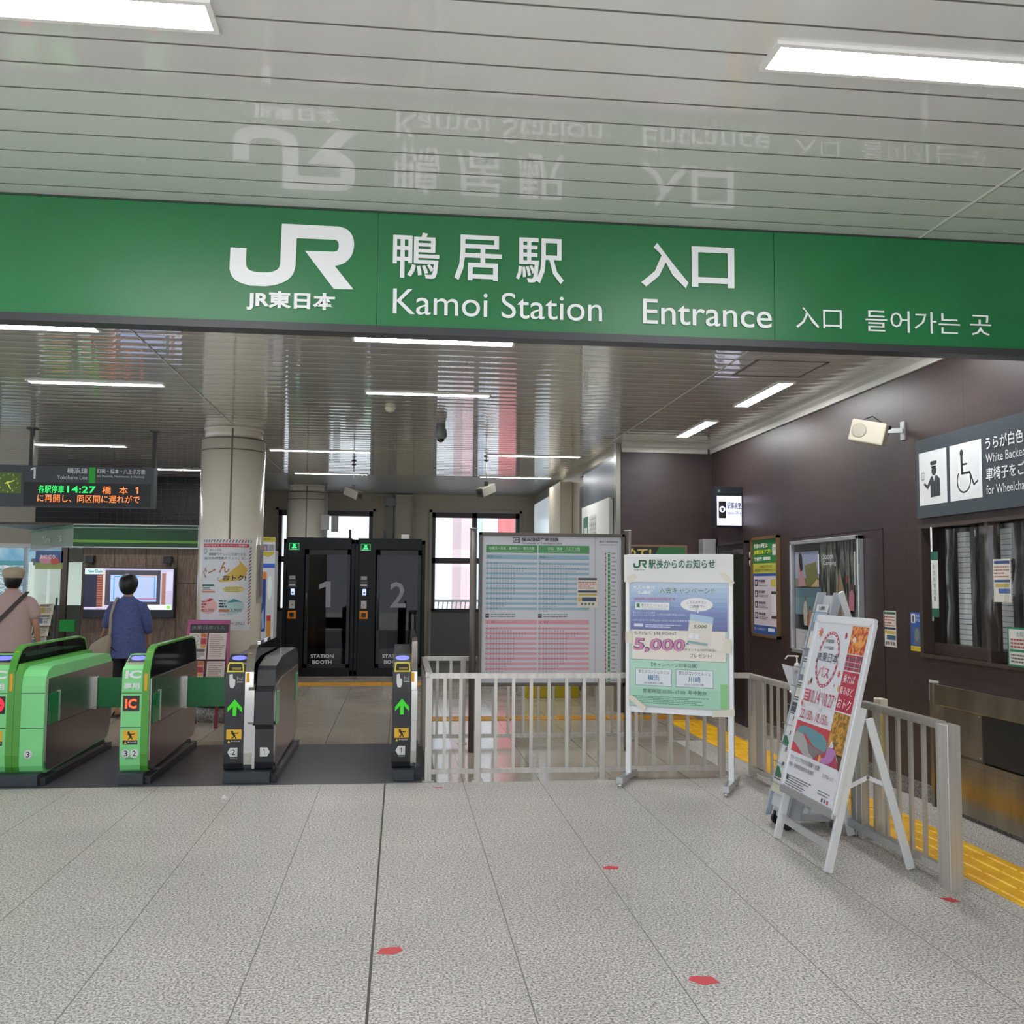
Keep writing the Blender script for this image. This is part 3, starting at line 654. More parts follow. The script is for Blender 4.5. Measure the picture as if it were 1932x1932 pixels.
def green_gate(x0, xf, x1, label, texts):
    # x0..xf reader cabinet, xf..x1 fin
    t = thing('ticket_gate', label, 'ticket gate', ((x0+x1)/2, (Y0+Y1)/2, 0))
    front_shell(x0, xf, .87, GL, t); body_box(x0, xf, .93, GL, t); plinth(x0, x1, t); fin(xf, x1, GD, t)
    side(x1, 1, .79, t, Y0+.014); flap_pocket(x1+.013, t); reader_top(x0, xf, .87, t); side(x0-.012, 1, .7, t)
    wd = xf - x0; p = Print((x0, Y0-.0005, 1.1), (1, 0, 0), (0, 0, -1))
    belts(p, wd); p.text('IC', wd*.12, .245, .062, '#e9ecec', w=wd*.8, bold=.05, slant=.15); p.text('専用', wd*.1, .34, .05, '#e9ecec', w=wd*.78, bold=.03)
    if texts == 'IC':
        p.rect(wd*.08, .437, wd*.9, .555, '#332f31', 1); p.text('IC', wd*.2, .462, .072, mat('#ff5a2a', .4, emit=1.2), w=wd*.56, bold=.03); p.rect(wd*.1, .497, wd*.8, .5, '#332f31', 9)
        gate_number(p, '3', wd*.3, .873); gate_number(p, '2', wd*.72, .873)
    else:
        p.rect(wd*.2, .437, wd*.96, .565, '#2c1f25', 1); p.ell(wd*.6, .5, .055, .055, mat('#ff2038', .4, emit=1.), 2); p.rect(wd*.6-.035, .496, wd*.6+.035, .506, '#5a1018', 3)
        gate_number(p, '4', wd*.3+.02, .873)
    warning(p, wd*.1+.005, .70, wd*.72); p.text('●●●●', wd*.3, .905, .008, '#666', w=wd*.4)
    p.build('front_signs', t)
    s = Vector((0, .12, .17)).normalized()
    MB().bar((xf-.004+(x1-xf)*.5, Y0+.012, .84), (xf-.004+(x1-xf)*.5, Y0+.1, .99), .022, .003, mat('#e8aa20', .5), up=(0, -1, .5)).bar((xf+(x1-xf)*.5, Y0-.006, .70), (xf+(x1-xf)*.5, Y0-.006, .83), .022, .003, mat('#e8aa20', .5), up=(0, -1, 0)).build('yellow_label', t)
    return t
gC = green_gate(-2.105, -1.955, -1.90, 'green card-only ticket gate showing IC, with numbers 3 and 2', 'IC')
# wide green gate: reader cabinet, twin fins and a second cabinet
xa, xb, xc, xd = -3.14, -2.935, -2.835, -2.665
t = thing('ticket_gate', 'wide double green ticket gate with red no-entry light at the left edge', 'ticket gate', (-2.9, 8.7, 0))
front_shell(xa, xb, .87, GL, t); body_box(xa, xb, .93, GL, t); plinth(xa, xd, t)
fin(xb, (xb+xc)/2-.001, GD, t, trans=True)
mb = MB().prism([(Y0+.10, .078), (Y0+.04, .085), (Y0+.012, .13), (Y0-.004, .22), (Y0-.004, .82), (Y0+.06, .9), (Y1-.06, .9), (Y1-.02, .84), (Y1-.02, .3), (Y1-.1, .1)], 'x', (xb+xc)/2+.001, xc, GD); mb.build('centre_band', t)
o = [(Y0+.10, .075), (Y0+.05, .08), (Y0+.022, .1), (Y0+.008, .14), (Y0, .22), (Y0, .74), (Y0+.02, .81), (Y0+.07, .855), (Y0+.15, .875), (Y1-.2, .875), (Y1-.08, .86), (Y1-.02, .80), (Y1-.02, .3), (Y1-.1, .1)]
MB().prism(o, 'x', xc, xd, GL).build('rear_cabinet', t)
side(xd, 1, .79, t, Y0+.03); flap_pocket(xd+.013, t); reader_top(xa, xb, .87, t)
p = Print((xa, Y0-.0005, 1.1), (1, 0, 0), (0, 0, -1)); wd = xb - xa
belts(p, wd); p.text('IC', wd*.25, .245, .065, '#e9ecec', w=wd*.68, bold=.05, slant=.15); p.text('専用', wd*.2, .34, .052, '#e9ecec', w=wd*.68, bold=.03)
p.rect(wd*.3, .437, wd*.94, .57, '#2c1f25', 1); p.ell(wd*.62, .503, .058, .058, mat('#ff2038', .4, emit=1.), 2, 32); p.rect(wd*.62-.04, .499, wd*.62+.04, .509, '#5a1018', 3)
warning(p, wd*.35, .70, .11); gate_number(p, '4', wd*.62, .873); p.rect(xc-xa, .415, xd-xa, .42, '#1a2a1c'); p.rect(xc-xa, .675, xd-xa, .68, '#1a2a1c')
gate_number(p, '3', xc - xa + .065, .873); p.build('front_signs', t)
q = Print((xd+.0125, Y0+.5, .86), (0, 1, 0), (0, 0, -1), (1, 0, 0)); q.text('S', .1, .01, .06, '#a9aaa8', w=.05, bold=-.02); q.build('side_emblem', t)
MB().bar((xb+.025, Y0+.012, .84), (xb+.025, Y0+.1, .99), .022, .003, mat('#e8aa20', .5), up=(0, -1, .5)).bar((xb+.025, Y0-.006, .70), (xb+.025, Y0-.006, .83), .022, .003, mat('#e8aa20', .5), up=(0, -1, 0)).build('yellow_label', t)
gD = t
for par, xs, xe in ((gD, xd+.012, -2.13), (gC, -1.888, -1.345)):
    fl = MB().box(xs, xs+.03, 9.02, 9.06, .42, .70, CHROME).build('flap_hinge', par)
    MB().box(xs+.03, xe, 9.03, 9.045, .43, .69, FLAP, .004).build('flap', par)
# black gate between the aisles
def ticket_slot(x0, x1, parent):
    xm = (x0+x1)/2; wd = x1-x0; z = .87
    p = Print((x0, Y0-.001, 1.1), (1, 0, 0), (0, 0, -1)); yl = '#e3d24a'
    p.poly([(wd*.1, .205), (wd*.16, .185), (wd*.84, .185), (wd*.9, .2), (wd*.94, .262), (wd*.06, .262)], yl, 1); p.poly([(wd*.17, .21), (wd*.2, .197), (wd*.8, .197), (wd*.84, .21), (wd*.86, .25), (wd*.14, .25)], '#15130e', 2); p.rect(wd*.32, .225, wd*.78, .243, '#9c8544', 3)
    return p
def black_front(x0, x1, parent, num, arrow=True):
    wd = x1 - x0; p = ticket_slot(x0, x1, parent)
    p.poly([(wd*.2, .28), (wd*.36, .275), (wd*.38, .31), (wd*.5, .32), (wd*.5, .36), (wd*.4, .385), (wd*.25, .38), (wd*.2, .35)], '#d9dadb', 2); p.text('きっぷ', wd*.58, .295, .028, '#d0d2d4', w=wd*.3); p.rect(wd*.58, .332, wd*.88, .342, '#9a9c9e', 2)
    p.rect(0, .425, wd, .428, '#0c0e12', 2)
    p.rect(wd*.12, .455, wd*.92, .60, '#292c34', 2); g = mat('#2fb512', .4, emit=.55)
    p.poly([(wd*.5, .47), (wd*.88, .535), (wd*.88, .568), (wd*.6, .525), (wd*.6, .595), (wd*.41, .595), (wd*.41, .525), (wd*.14, .568), (wd*.14, .535)], g, 4)
    warning(p, wd*.12, .70, wd*.76); gate_number(p, num, wd*.5, .873, -1); p.text('●●●●', wd*.35, .915, .008, '#888', w=wd*.35)
    p.build('front_signs', parent)
def chrome_fin(x0, x1, parent, top):
    fin(x0, x1, CHROME, parent, top)
    MB().bar(((x0+x1)/2-.012, Y0+.006, .84), ((x0+x1)/2-.012, Y0+.09, .98), .024, .003, mat('#e8aa20', .5), up=(0, -1, .5)).bar(((x0+x1)/2-.012, Y0-.006, .76), ((x0+x1)/2-.012, Y0-.006, .835), .024, .003, mat('#e8aa20', .5), up=(0, -1, 0)).build('yellow_label', parent)
x0, x1, x2, x3 = -1.335, -1.185, -1.12, -.962
t = thing('ticket_gate', 'black ticket gate between the aisles, showing a green arrow and numbers 2 and 1', 'ticket gate', (-1.15, 8.7, 0))
front_shell(x0, x1, .87, BK, t); body_box(x0, x1, .94, BK, t); plinth(x0, x3, t); black_front(x0, x1, t, '2'); reader_top(x0, x1, .87, t)
chrome_fin(x1, x2, t, 1.03)
MB().prism([(Y0-.004, .44), (Y0-.03, .46), (Y0-.03, .70), (Y0+.02, .745), (Y0+.02, .44)], 'x', x1+.03, x2+.012, CHROME).build('steel_block', t)
MB().box(x2, x2+.02, Y0-.002, Y0+.1, .1, .43, CHROME).build('steel_strip', t)
xx = x2 + .02
o = [(Y0+.10, .075), (Y0+.05, .08), (Y0+.022, .1), (Y0+.006, .15), (Y0, .22), (Y0, .40), (Y0-.03, .44), (Y0-.03, .69), (Y0+.03, .73), (Y0+.06, .85), (Y0+.09, .88), (Y0+.5, .93), (Y1-.25, .93), (Y1-.12, .915), (Y1-.02, .85), (Y1-.02, .3), (Y1-.1, .1)]
MB().prism(o, 'x', xx, x3, BK).build('rear_cabinet', t)
MB().prism([(Y0+.1, .1), (Y0+.05, .14), (Y0+.035, .22), (Y0+.035, .43), (Y0+.01, .46), (Y0+.01, .68), (Y0+.06, .72), (Y0+.4, .76), (Y1-.04, .76), (Y1-.04, .3), (Y1-.12, .13)], 'x', x3, x3+.01, GATESIDE).build('side_panel', t)
MB().box(x3+.01, x3+.02, Y0+.03, Y0+.2, .43, .69, mat('#6cae84', .3, coat=.3), .006).box(x3+.01, x3+.02, Y1-.3, Y1-.14, .45, .7, mat('#6cae84', .3, coat=.3), .006).build('flap_pocket', t)
MB().box(x1-.0+.015, x1+.045, Y0+.5, Y0+.62, 1.035, 1.05, CHROME, .003).box(x1+.015, x1+.045, Y0+.9, Y0+1.1, 1.035, 1.05, CHROME, .003).build('top_sensor', t)
p = Print((xx, Y0-.001, 1.1), (1, 0, 0), (0, 0, -1)); gate_number(p, '1', .07, .873, 1); p.rect(0, .665, .138, .668, '#0c0e12'); p.build('front_signs', t)
# narrow black gate beside the railing
x0, x1, x2 = -.048, .098, .142
t = thing('ticket_gate', 'narrow black ticket gate with green arrow and number 1 beside the steel railing', 'ticket gate', (.05, 8.7, 0))
front_shell(x0, x1, .87, BK, t); body_box(x0, x1, .95, BK, t); plinth(x0, x2, t); black_front(x0, x1, t, '1'); reader_top(x0, x1, .87, t)
chrome_fin(x1, x2, t, 1.09)
MB().box(x1, x2+.006, Y0-.022, Y0+.05, .46, .70, CHROME, .004).build('steel_block', t)
MB().box(x0-.004, x0, Y0+.15, Y1-.05, .1, .9, BK).build('aisle_panel', t)
# ------------------------------------------------------------------ steel railings
def rail_section(name, label, pts_posts, bars, dirn, z=.83, group=None, plates=()):
    """posts at 2-D points along a straight run, with balusters between"""
    a, c = Vector(pts_posts[0]), Vector(pts_posts[-1]); d = (c - a).normalized(); ang = math.atan2(d.y, d.x)
    t = thing(name, label, 'railing', (*((a + c) / 2), 0), 0, group)
    MB().bar((a.x, a.y, z-.018), (c.x, c.y, z-.018), .055, .04, STEEL, bev=.004).build('top_rail', t)
    MB().bar((a.x, a.y, .072), (c.x, c.y, .072), .03, .036, STEEL).build('bottom_rail', t)
    for q in pts_posts:
        MB().box(-.026, .026, -.026, .026, .004, z-.03, STEEL, .003).box(-.045, .045, -.045, .045, 0, .006, STEEL).build('post', t, Matrix.Translation((*q, 0)) @ Matrix.Rotation(ang, 4, 'Z'))
    for q in bars:
        pt = a + d * q
        MB().box(-.013, .013, -.009, .009, .08, z-.035, STEEL).build('baluster', t, Matrix.Translation((*pt, 0)) @ Matrix.Rotation(ang, 4, 'Z'))
    return t
px = [.235, .618, 1.612, 2.60]
bars = [.125, .25] + [.383 + .142 * k for k in range(1, 7)] + [1.377 + .141 * k for k in range(1, 7)]
rail_section('railing', 'steel railing facing the viewer in front of the timetable board', [(x, 7.80) for x in px], bars, 'x')
rail_section('railing', 'steel railing behind the timetable board', [(x, 9.55) for x in (.235, .612, 1.64, 2.66)], [.13, .26] + [.377 + .147*k for k in range(1, 7)] + [1.405 + .146*k for k in range(1, 7)], 'x', .83)
rail_section('railing', 'short steel railing running back beside the narrow black gate', [(.235, 7.86), (.235, 9.49)], [.15*k for k in range(1, 11)], 'y', .832)
t = rail_section('railing', 'steel side railing between the front railing corner and the poster stands', [(2.85, 7.78), (2.85, 5.93)], [.28 + .14*k for k in range(0, 10)], 'y', .82)
MB().box(2.835, 2.862, 7.5, 7.66, .1, .79, STEEL, .004).build('end_plate', t); MB().box(2.83, 2.87, 5.86, 5.99, .09, .80, STEEL, .004).build('end_plate', t)
MB().bar((2.60, 7.80, .81), (2.85, 7.78, .81), .05, .04, STEEL).build('corner_rail', t)
t = rail_section('railing', 'nearest steel railing section ending in a wide post by the yellow paving', [(2.85, 5.86), (2.85, 4.95)], [.16 + .14*k for k in range(0, 5)], 'y', .835)
MB().box(2.79, 2.862, 4.80, 4.90, 0, .836, STEEL, .003).build('end_post', t)
MB().box(2.83, 2.87, 4.90, 4.94, .06, .80, STEEL, .003).build('side_post', t)
t = thing('gate_sensor', 'cream sensor post with a yellow warning label behind the nearest railing', 'sensor', (2.93, 5.78, 0))
MB().box(2.905, 2.955, 5.73, 5.82, .0, .86, mat('#e6ddc8', .4), .006).build('housing', t)
p = Print((2.912, 5.7285, .77), (1, 0, 0), (0, 0, -1), (0, -1, 0)); p.rect(0, 0, .034, .25, '#efd21e')
for k, ch in enumerate('手を触れないで'): p.text(ch, .008, .03 + k*.027, .018, '#4a4410', w=.018)
p.build('yellow_label', t)
# ------------------------------------------------------------------ timetable board
t = thing('timetable_board', 'large framed train timetable board with blue and pink tables behind the front railing', 'timetable board', (1.4, 9.04, 0))
FB = mat('#5d5650', .4)
for x in (.665, 2.12):
    MB().tube((x, 9.06, 0), (x, 9.06, 2.04), .032, FB).tube((x, 9.06, 2.04), (x, 9.06, 2.05), .036, ALUG).build('post', t)
mb = MB(); bx0, bx1, bz0, bz1 = .715, 2.085, .60, 2.01
for q in ((bx0, bx0+.03, bz0, bz1), (bx1-.03, bx1, bz0, bz1), (bx0, bx1, bz1-.03, bz1), (bx0, bx1, bz0, bz0+.03)): mb.box(q[0], q[1], 9.02, 9.08, q[2], q[3], FB, .004)
mb.box(bx0, bx1, 9.06, 9.08, bz0, bz1, FB); mb.box(.665, bx0, 9.05, 9.07, .72, .76, FB); mb.box(bx1, 2.12, 9.05, 9.07, .72, .76, FB); mb.build('frame', t)
p = Print((.745, 9.045, 1.98), (1, 0, 0), (0, 0, -1), coat=.0); PW, PH = 1.31, 1.35
p.rect(0, 0, PW, PH, '#c9cbd2', 0); p.line(1.06, 0, 1.06, PH, .003, '#77787c', 1)
p.frame(.285, .012, .35, .062, .006, '#2f3338', 2); p.text('JH', .297, .024, .028, '#2f3338', w=.04, bold=.03); p.text('横浜線標準時刻表', .365, .012, .038, '#2f3338', w=.35, bold=.02); p.text('Timetable of Yokohama Line', .365, .056, .02, '#44474c', w=.38)
for x0, ttl, sub in ((.035, '新横浜・菊名・東神奈川・横浜方面', 'for Shin-Yokohama, Kikuna, Higashi-Kanagawa & Yokohama'), (.525, '町田・橋本・八王子方面', 'for Machida, Hashimoto & Hachioji')):
    x1 = x0 + .48; R = random.Random(int(x0 * 100))
    p.rect(x0, .085, x1, .157, '#4d9159'); p.text(ttl, (x0+x1)/2, .1, .03, '#cfe0d2', w=.42 if x0 < .1 else .3, al='c', k=3); p.text(sub, (x0+x1)/2, .137, .011, '#cfe0d2', w=.40 if x0 < .1 else .3, al='c')
    for sec, (y0, n, ca, cb, hd) in enumerate(((.175, 21, '#8eb0c2', '#c9cbd2', '平日'), (.775, 20, '#d59aa6', '#c9cbd2', '土・休日'))):
        p.rect(x0, y0, x1, y0+.042, ca); p.text(hd, x0+.012, y0+.01, .022, '#3b4a55', w=.05 if sec == 0 else .08, bold=.01)
        p.text('Weekdays' if sec == 0 else 'Saturdays, Sundays & holidays', x0+.07+.03*sec, y0+.017, .012, '#3b4a55', w=.08 if sec == 0 else .2)
        rh = .0232 if sec == 0 else .0231
        for r in range(n):
            y = y0 + .045 + r * rh
            if r % 2: p.rect(x0, y, x1, y + rh, ca)
            p.text(str((r + 4) % 24), x0+.008, y+.006, .012, '#333a44', w=.012, k=2)
            cnt = (0, 3, 8, 13, 12, 9)[r] if r < 6 else (9 if r < 14 else max(2, 9 - (r - 13)) + (r % 3 == 0))
            for q in range(cnt): p.text(str(R.randint(0, 5)) + str(R.randint(0, 9)), x0+.045+q*.0265, y+.006, .0115, '#303a48', w=.0125, k=2, bold=.01)
    p.rect(x0, .72, x0+.034, .757, '#2f3338'); p.text('行先', x0+.004, .73, .016, '#ddd', w=.026)
    lines_of_text(p, x0+.05, .722, x0+.32, 2, .02, '#666', h=.008, seed=9)
p.text('横浜・根岸線時刻', 1.10, .035, .02, '#44474c', w=.18); lines_of_text(p, 1.11, .07, 1.28, 1, .02, '#888', h=.006)
p.rect(1.182, .14, 1.204, PH, '#4f9a5c', 1); p.rect(1.159, .16, 1.163, PH, '#a83a4c', 1)
for k in range(32):
    y = .155 + k * .038; p.ell(1.193, y, .007, .007, '#dfe6da', 2, 10)
    if k not in (6, 7, 8, 10, 12): p.ell(1.161, y, .007, .007, '#a02c44', 3, 8)
    p.rect(1.217, y-.006, 1.217+.03+.03*random.random(), y+.004, '#8a8d92', 2)
p.build('timetable_print', t)
p = Print((1.635, 9.04, 1.605), (1, 0, 0), (0, 0, -1)); p.rect(0, 0, .195, .285, '#d6d3c6', 0); p.rect(.008, .008, .187, .028, '#3c4658'); lines_of_text(p, .01, .045, .185, 4, .018, '#b0626a', h=.009); p.rect(.008, .125, .187, .145, '#3c4658'); p.rect(.01, .155, .185, .175, '#c3ac62'); p.rect(.045, .19, .18, .225, '#3b4a66'); p.poly([(.008, .19), (.035, .19), (.045, .207), (.035, .225), (.008, .225)], '#c9b25e', 2)
for k in range(4): p.rect(.035+.035*k, .24, .057+.035*k, .262, '#77786f')
p.build('taped_notice', t)

# ------------------------------------------------------------------ white notice stand with the station master's notice
S0, S1 = Vector((1.80, 7.655, 0)), Vector((2.50, 7.27, 0)); dS = (S1 - S0).normalized(); nS = Vector((dS.y, -dS.x, 0)); WS = (S1 - S0).length
t = thing('notice_stand', 'white metal notice stand with a taped blue and green campaign poster', 'notice stand', (2.15, 7.46, 0))
for q in (S0, S1):
    MB().bar(q + Vector((0, 0, .07)), q + Vector((0, 0, 1.76)), .042, .04, ALU, up=nS, bev=.003).build('post', t)
    f = MB().bar(q - nS * -.26 + Vector((0, 0, .055)), q - nS * .22 + Vector((0, 0, .055)), .05, .045, ALUG, bev=.003).build('foot', t)
    mb = MB()
    for e in (.24, -.2): mb.tube(q + nS * e + Vector((0, 0, 0)), q + nS * e + Vector((0, 0, .034)), .018, CHROME)
    mb.build('levelling_foot', f)
mb = MB(); mb.bar(S0 + Vector((0, 0, .575)), S1 + Vector((0, 0, .575)), .03, .06, ALU, bev=.003).build('lower_rail', t)
pn = MB().bar(S0 + Vector((0, 0, 1.185)) - dS*.01, S1 + Vector((0, 0, 1.185)) + dS*.01, .025, 1.19, ALU, bev=.003).build('board', t)
A = S0 + nS * .027 - dS * .03; A.z = 1.775; W2 = WS + .06
p = Print(A, dS, (0, 0, -1), nS); p.rect(0, 0, W2, .215, '#e4e5e6', 0); DG = '#1f6b46'
jr_logo(p, .075, .04, .11, .065, DG); p.text('JR東日本', .082, .112, .014, DG, w=.085); p.text('駅長からのお知らせ', .20, .035, .075, DG, w=.52, bold=.012)
p.build('header_plate', t)
A = S0 + nS * .022 + dS * .02; A.z = 1.555; W3 = WS - .04; H3 = .955
p = Print(A, dS, (0, 0, -1), nS, rough=.3, coat=.3)
p.rect(-.012, -.012, W3+.012, H3+.012, '#b9bec4', 0)
gr = ['#b7cbe0', '#adc3dd', '#a3bad9', '#97afd3', '#8aa1cb', '#7d92c2', '#7384b8', '#6a78b0', '#656fa8', '#6069a3']
for k, c in enumerate(gr): p.rect(0, k*.037, W3, (k+1)*.037, c)
p.rect(0, .37, W3, H3, '#aed9c6'); p.rect(0, H3-.14, W3, H3-.0, '#a6d7be', 2); p.rect(W3-.055, H3-.19, W3, H3, '#8ccb86', 3)
p.text('大人の休日', .02, .022, .03, '#e6ebf2', w=.175, bold=.04); p.text('倶楽部', .06, .06, .03, '#e6ebf2', w=.12, bold=.04); p.text('入会キャンペーン!!', .235, .035, .045, '#e9efe8', w=.42, bold=.045); p.text('入会キャンペーン!!', .235, .035, .045, '#2f6d57', w=.42, bold=.008, k=9)
p.text('2022年10月31日(月)まで', .03, .115, .025, '#c05a86', w=.33, bold=.02)
p.rect(.04, .155, .31, .21, '#e6e9ea', 3); p.poly([(.05, .162), (.075, .162), (.075, .2), (.062, .19), (.05, .2)], '#2f7350', 4); p.text('駅たびコンシェルジュ', .09, .163, .024, '#55606a', w=.21, k=4); p.text('JR EAST TRAVEL SERVICE CENTER', .09, .194, .009, '#777', w=.2, k=4)
p.text('駅たびコンシェルジュ横浜', .02, .225, .017, '#dde2f0', w=.18); p.text('駅たびコンシェルジュ川崎', .02, .247, .017, '#dde2f0', w=.18); p.text('いずれかの店舗で新規入会を行い', .22, .238, .017, '#dde2f0', w=.22); p.text('10月10日までにお申込みいただいた方に特典を進呈', .02, .285, .016, '#dde2f0', w=.45)
p.rect(.03, .32, .1, .343, '#d8dcea', 3); lines_of_text(p, .12, .325, .42, 2, .015, '#cdd3ea', h=.007, k=3)
p.ell(.525, .165, .125, .052, '#e8e8ea', 3); p.poly([(.51, .2), (.55, .2), (.535, .235)], '#e8e8ea', 3); p.text('こちらのチラシ', .45, .135, .023, '#4a515c', w=.15, k=5); p.text('ご持参で!', .47, .168, .023, '#4a515c', w=.11, k=5)
p.rect(.01, .365, W3-.01, .60, '#e3dcd3', 3); p.frame(.01, .365, W3-.01, .60, .003, '#5d6a72', 4)
p.poly([(.475, .235), (.655, .262), (.625, .5), (.445, .47)], '#d9d6cc', 5); p.poly([(.475, .235), (.655, .262), (.648, .31), (.469, .285)], '#a9c3dc', 6); p.text('5,000', .50, .32, .03, '#55592f', w=.1, k=7, slant=.2, bold=.02)
p.poly([(.465, .38), (.498, .385), (.494, .425), (.46, .42)], '#e8e8f0', 7); p.poly([(.51, .385), (.545, .39), (.54, .43), (.505, .425)], '#e8e8f0', 7); p.poly([(.455, .44), (.61, .46), (.606, .48), (.452, .46)], '#7fa3a8', 7); p.poly([(.446, .46), (.475, .474), (.443, .47)], '#3f5fa0', 8)
p.text('もれなく JRE POINT', .03, .378, .034, '#4b4650', w=.34)
p.text('5,000', .02, .43, .115, '#74406f', w=.41, bold=.05, slant=.12); p.text('5,000', .023, .433, .109, '#c87fa9', w=.40, bold=.012, k=10, slant=.12)
p.text('ポイント(5,000円相当)', .43, .50, .025, '#3f3f45', w=.24); p.text('プレゼント!', .47, .54, .03, '#3f3f45', w=.17)
p.text('【キャンペーン対象店舗】', .17, .618, .032, '#3c5c52', w=.36)
for x0, a_, b_ in ((.04, '横浜', '(中央南改札口横)'), (.36, '川崎', '(みどりの窓口横)')):
    p.rect(x0, .665, x0+.29, .80, '#dce4ea', 2); p.frame(x0, .665, x0+.29, .80, .003, '#4d6a72', 3)
    p.text('駅たびコンシェルジュ', x0+.145, .678, .028, '#39454d', w=.24, al='c', k=4); p.text(a_, x0+.145, .715, .045, '#3f74a8', w=.095, al='c', k=4, bold=.01); p.text(b_, x0+.145, .770, .02, '#4a555c', w=.15, al='c', k=4)
p.text('営業時間:10:00~17:00  年中無休', .10, .822, .034, '#3c5a50', w=.5)
lines_of_text(p, .02, .878, W3*.85, 5, .013, '#5f8f7c', h=.006, k=4)
p.build('campaign_poster', t)
TP = '#ddd9c9'
for q in ([(-.01, 0), (.06, -.03), (.075, 0), (.01, .06)], [(W2-.14, -.03), (W2-.09, -.035), (W2-.02, .04), (W2-.05, .07)], [(-.02, .43), (.035, .44), (.035, .52), (-.02, .515)], [(W2-.11, .46), (W2-.05, .47), (W2-.05, .58), (W2-.11, .57)], [(-.01, .94), (.03, .92), (.15, 1.01), (.13, 1.05)], [(W2-.2, 1.01), (W2-.03, .99), (W2-.03, 1.04), (W2-.2, 1.06)]):
    p = Print(S0 + nS * .0285 + Vector((0, 0, 1.60)), dS, (0, 0, -1), nS); p.poly(q, TP, 3); p.build('tape_strip', t)

# ------------------------------------------------------------------ A-frame poster stand
t = thing('poster_stand', 'white leaning A-frame stand with an autumn rail pass poster', 'poster stand', (2.5, 5.54, 0))
ya, yb = 5.90, 5.18; B0, B1 = Vector((2.31, 0, 0)), Vector((2.635, 0, 1.33))
def L(y, s_): v = B0.lerp(B1, s_); return Vector((v.x, y, v.z))
up = Vector((B1.z - B0.z, 0, -(B1.x - B0.x))).normalized()      # normal, pointing to +x side
for y in (ya, yb): MB().bar(L(y, 0.003), L(y, .66), .022, .045, ALU, up=up, bev=.003).build('front_leg', t)
for y in (ya - .005, yb + .005): MB().bar((2.785, y, .012), (2.56, y, .82), .02, .045, ALU, up=(1, 0, 0), bev=.003).build('rear_leg', t)
MB().bar((2.345, ya, .125), (2.345, yb, .125), .012, .045, ALUG).build('front_crossbar', t)
MB().bar((2.755, ya, .10), (2.755, yb, .10), .012, .045, ALUG).build('rear_crossbar', t)
MB().bar((2.57, ya, .79), (2.57, yb, .79), .012, .04, ALUG).build('upper_crossbar', t)
for y in (ya - .02, yb + .02):
    MB().bar((2.44, y, .45), (2.555, y, .50), .004, .024, ALU).bar((2.555, y, .50), (2.665, y, .455), .004, .024, ALU).tube((2.555, y - .006, .5), (2.555, y + .006, .5), .01, CHROME).build('hinge_brace', t)
mb = MB(); lo, hi = .225, 1.0
nf = -up
def Q(y, s_, o): return L(y, s_) + nf * o
mb.bar(Q(ya + .01, lo, .035), Q(yb - .01, lo, .035), .05, .03, ALUG, up=up, bev=.006); mb.bar(Q(ya + .01, hi, .035), Q(yb - .01, hi, .035), .05, .03, ALU, up=up, bev=.006)
for y in (ya, yb): mb.bar(Q(y, lo, .035), Q(y, hi, .035), .03, .04, ALU, up=(0, 1, 0), bev=.006)
mb.bar(Q(ya, (lo+hi)/2, .022), Q(yb, (lo+hi)/2, .022), 0.01 if False else (B1-B0).length*(hi-lo), .012, mat('#d7d9dd', .5), up=up)
fr_ = mb.build('frame', t)
O = Q(ya - .012, hi - .012, .0335 + .008); uy = (B0 - B1).normalized(); Wp = ya - yb - .024; Hp = (B1 - B0).length * (hi - lo) - .035
p = Print(O, (0, -1, 0), uy, nf, rough=.3, dz=.0006); RD = '#b72c46'
p.rect(0, 0, Wp, Hp, '#d8dae2', 0)
def lerp_table(T):
    def f(v):
        for (a, b), (c, d) in zip(T, T[1:]):
            if v <= c: return b + (d - b) * (v - a) / (c - a)
        return T[-1][1] + v - T[-1][0]
    return f
warp_l = lerp_table([(-.1, -.1), (0, 0), (.44, .395), (.463, .42), (.54, .50), (.565, .515), (.66, .61), (.70, .62), (.99, .81)])
warp_r = lerp_table([(-.1, -.1), (0, 0), (.03, .01), (.255, .17), (.27, .175), (.415, .265), (.425, .272), (.70, .50), (.715, .508), (.97, .735), (.99, .81)])
p.warp = lambda x, y: warp_r(y) if x > .476 else warp_l(y)
fall = noise_mat('autumn_leaves', '#b23322', '#e6a04a', 38, .5, lo=.42, hi=.6); fol = noise_mat('gold_foliage', '#7a5a24', '#d09a3c', 45, .5, lo=.4, hi=.6)
def leaf(x, y, r, c):
    pts = []
    for k in range(14):
        a = 2*math.pi*k/14 + .3; q = r if k % 2 else r*.42
        pts.append((x + q*math.cos(a)*.8, y + q*math.sin(a)))
    p.poly(pts, c, 3)
leaf(.075, .075, .045, '#d8673e'); leaf(.43, .33, .03, '#c9563e'); leaf(.02, .56, .03, '#d06a40'); p.ell(.42, .08, .012, .022, '#b83a34', 3); p.ell(.085, .41, .013, .022, '#4a4650', 3); p.ell(.055, .43, .012, .016, '#d08a4a', 3); p.ell(.465, .42, .016, .022, '#d8a050', 3); p.poly([(.395, .405), (.41, .4), (.4, .425)], '#7d3a6a', 3)
p.ring(.24, .25, .145, .19, .02, RD, 3, 195, 350, 24); p.ring(.24, .24, .15, .20, .02, RD, 3, 5, 175, 24)
p.ring(.24, .25, .140, .185, .009, '#d8dae2', 4, 195, 350, 24, True); p.ring(.24, .24, .145, .195, .009, '#d8dae2', 4, 5, 175, 24, True)
p.text('鉄道開業', .175, .115, .024, '#45454d', w=.11, bold=.01); p.text('150年記念', .165, .16, .024, '#45454d', w=.13, bold=.01)
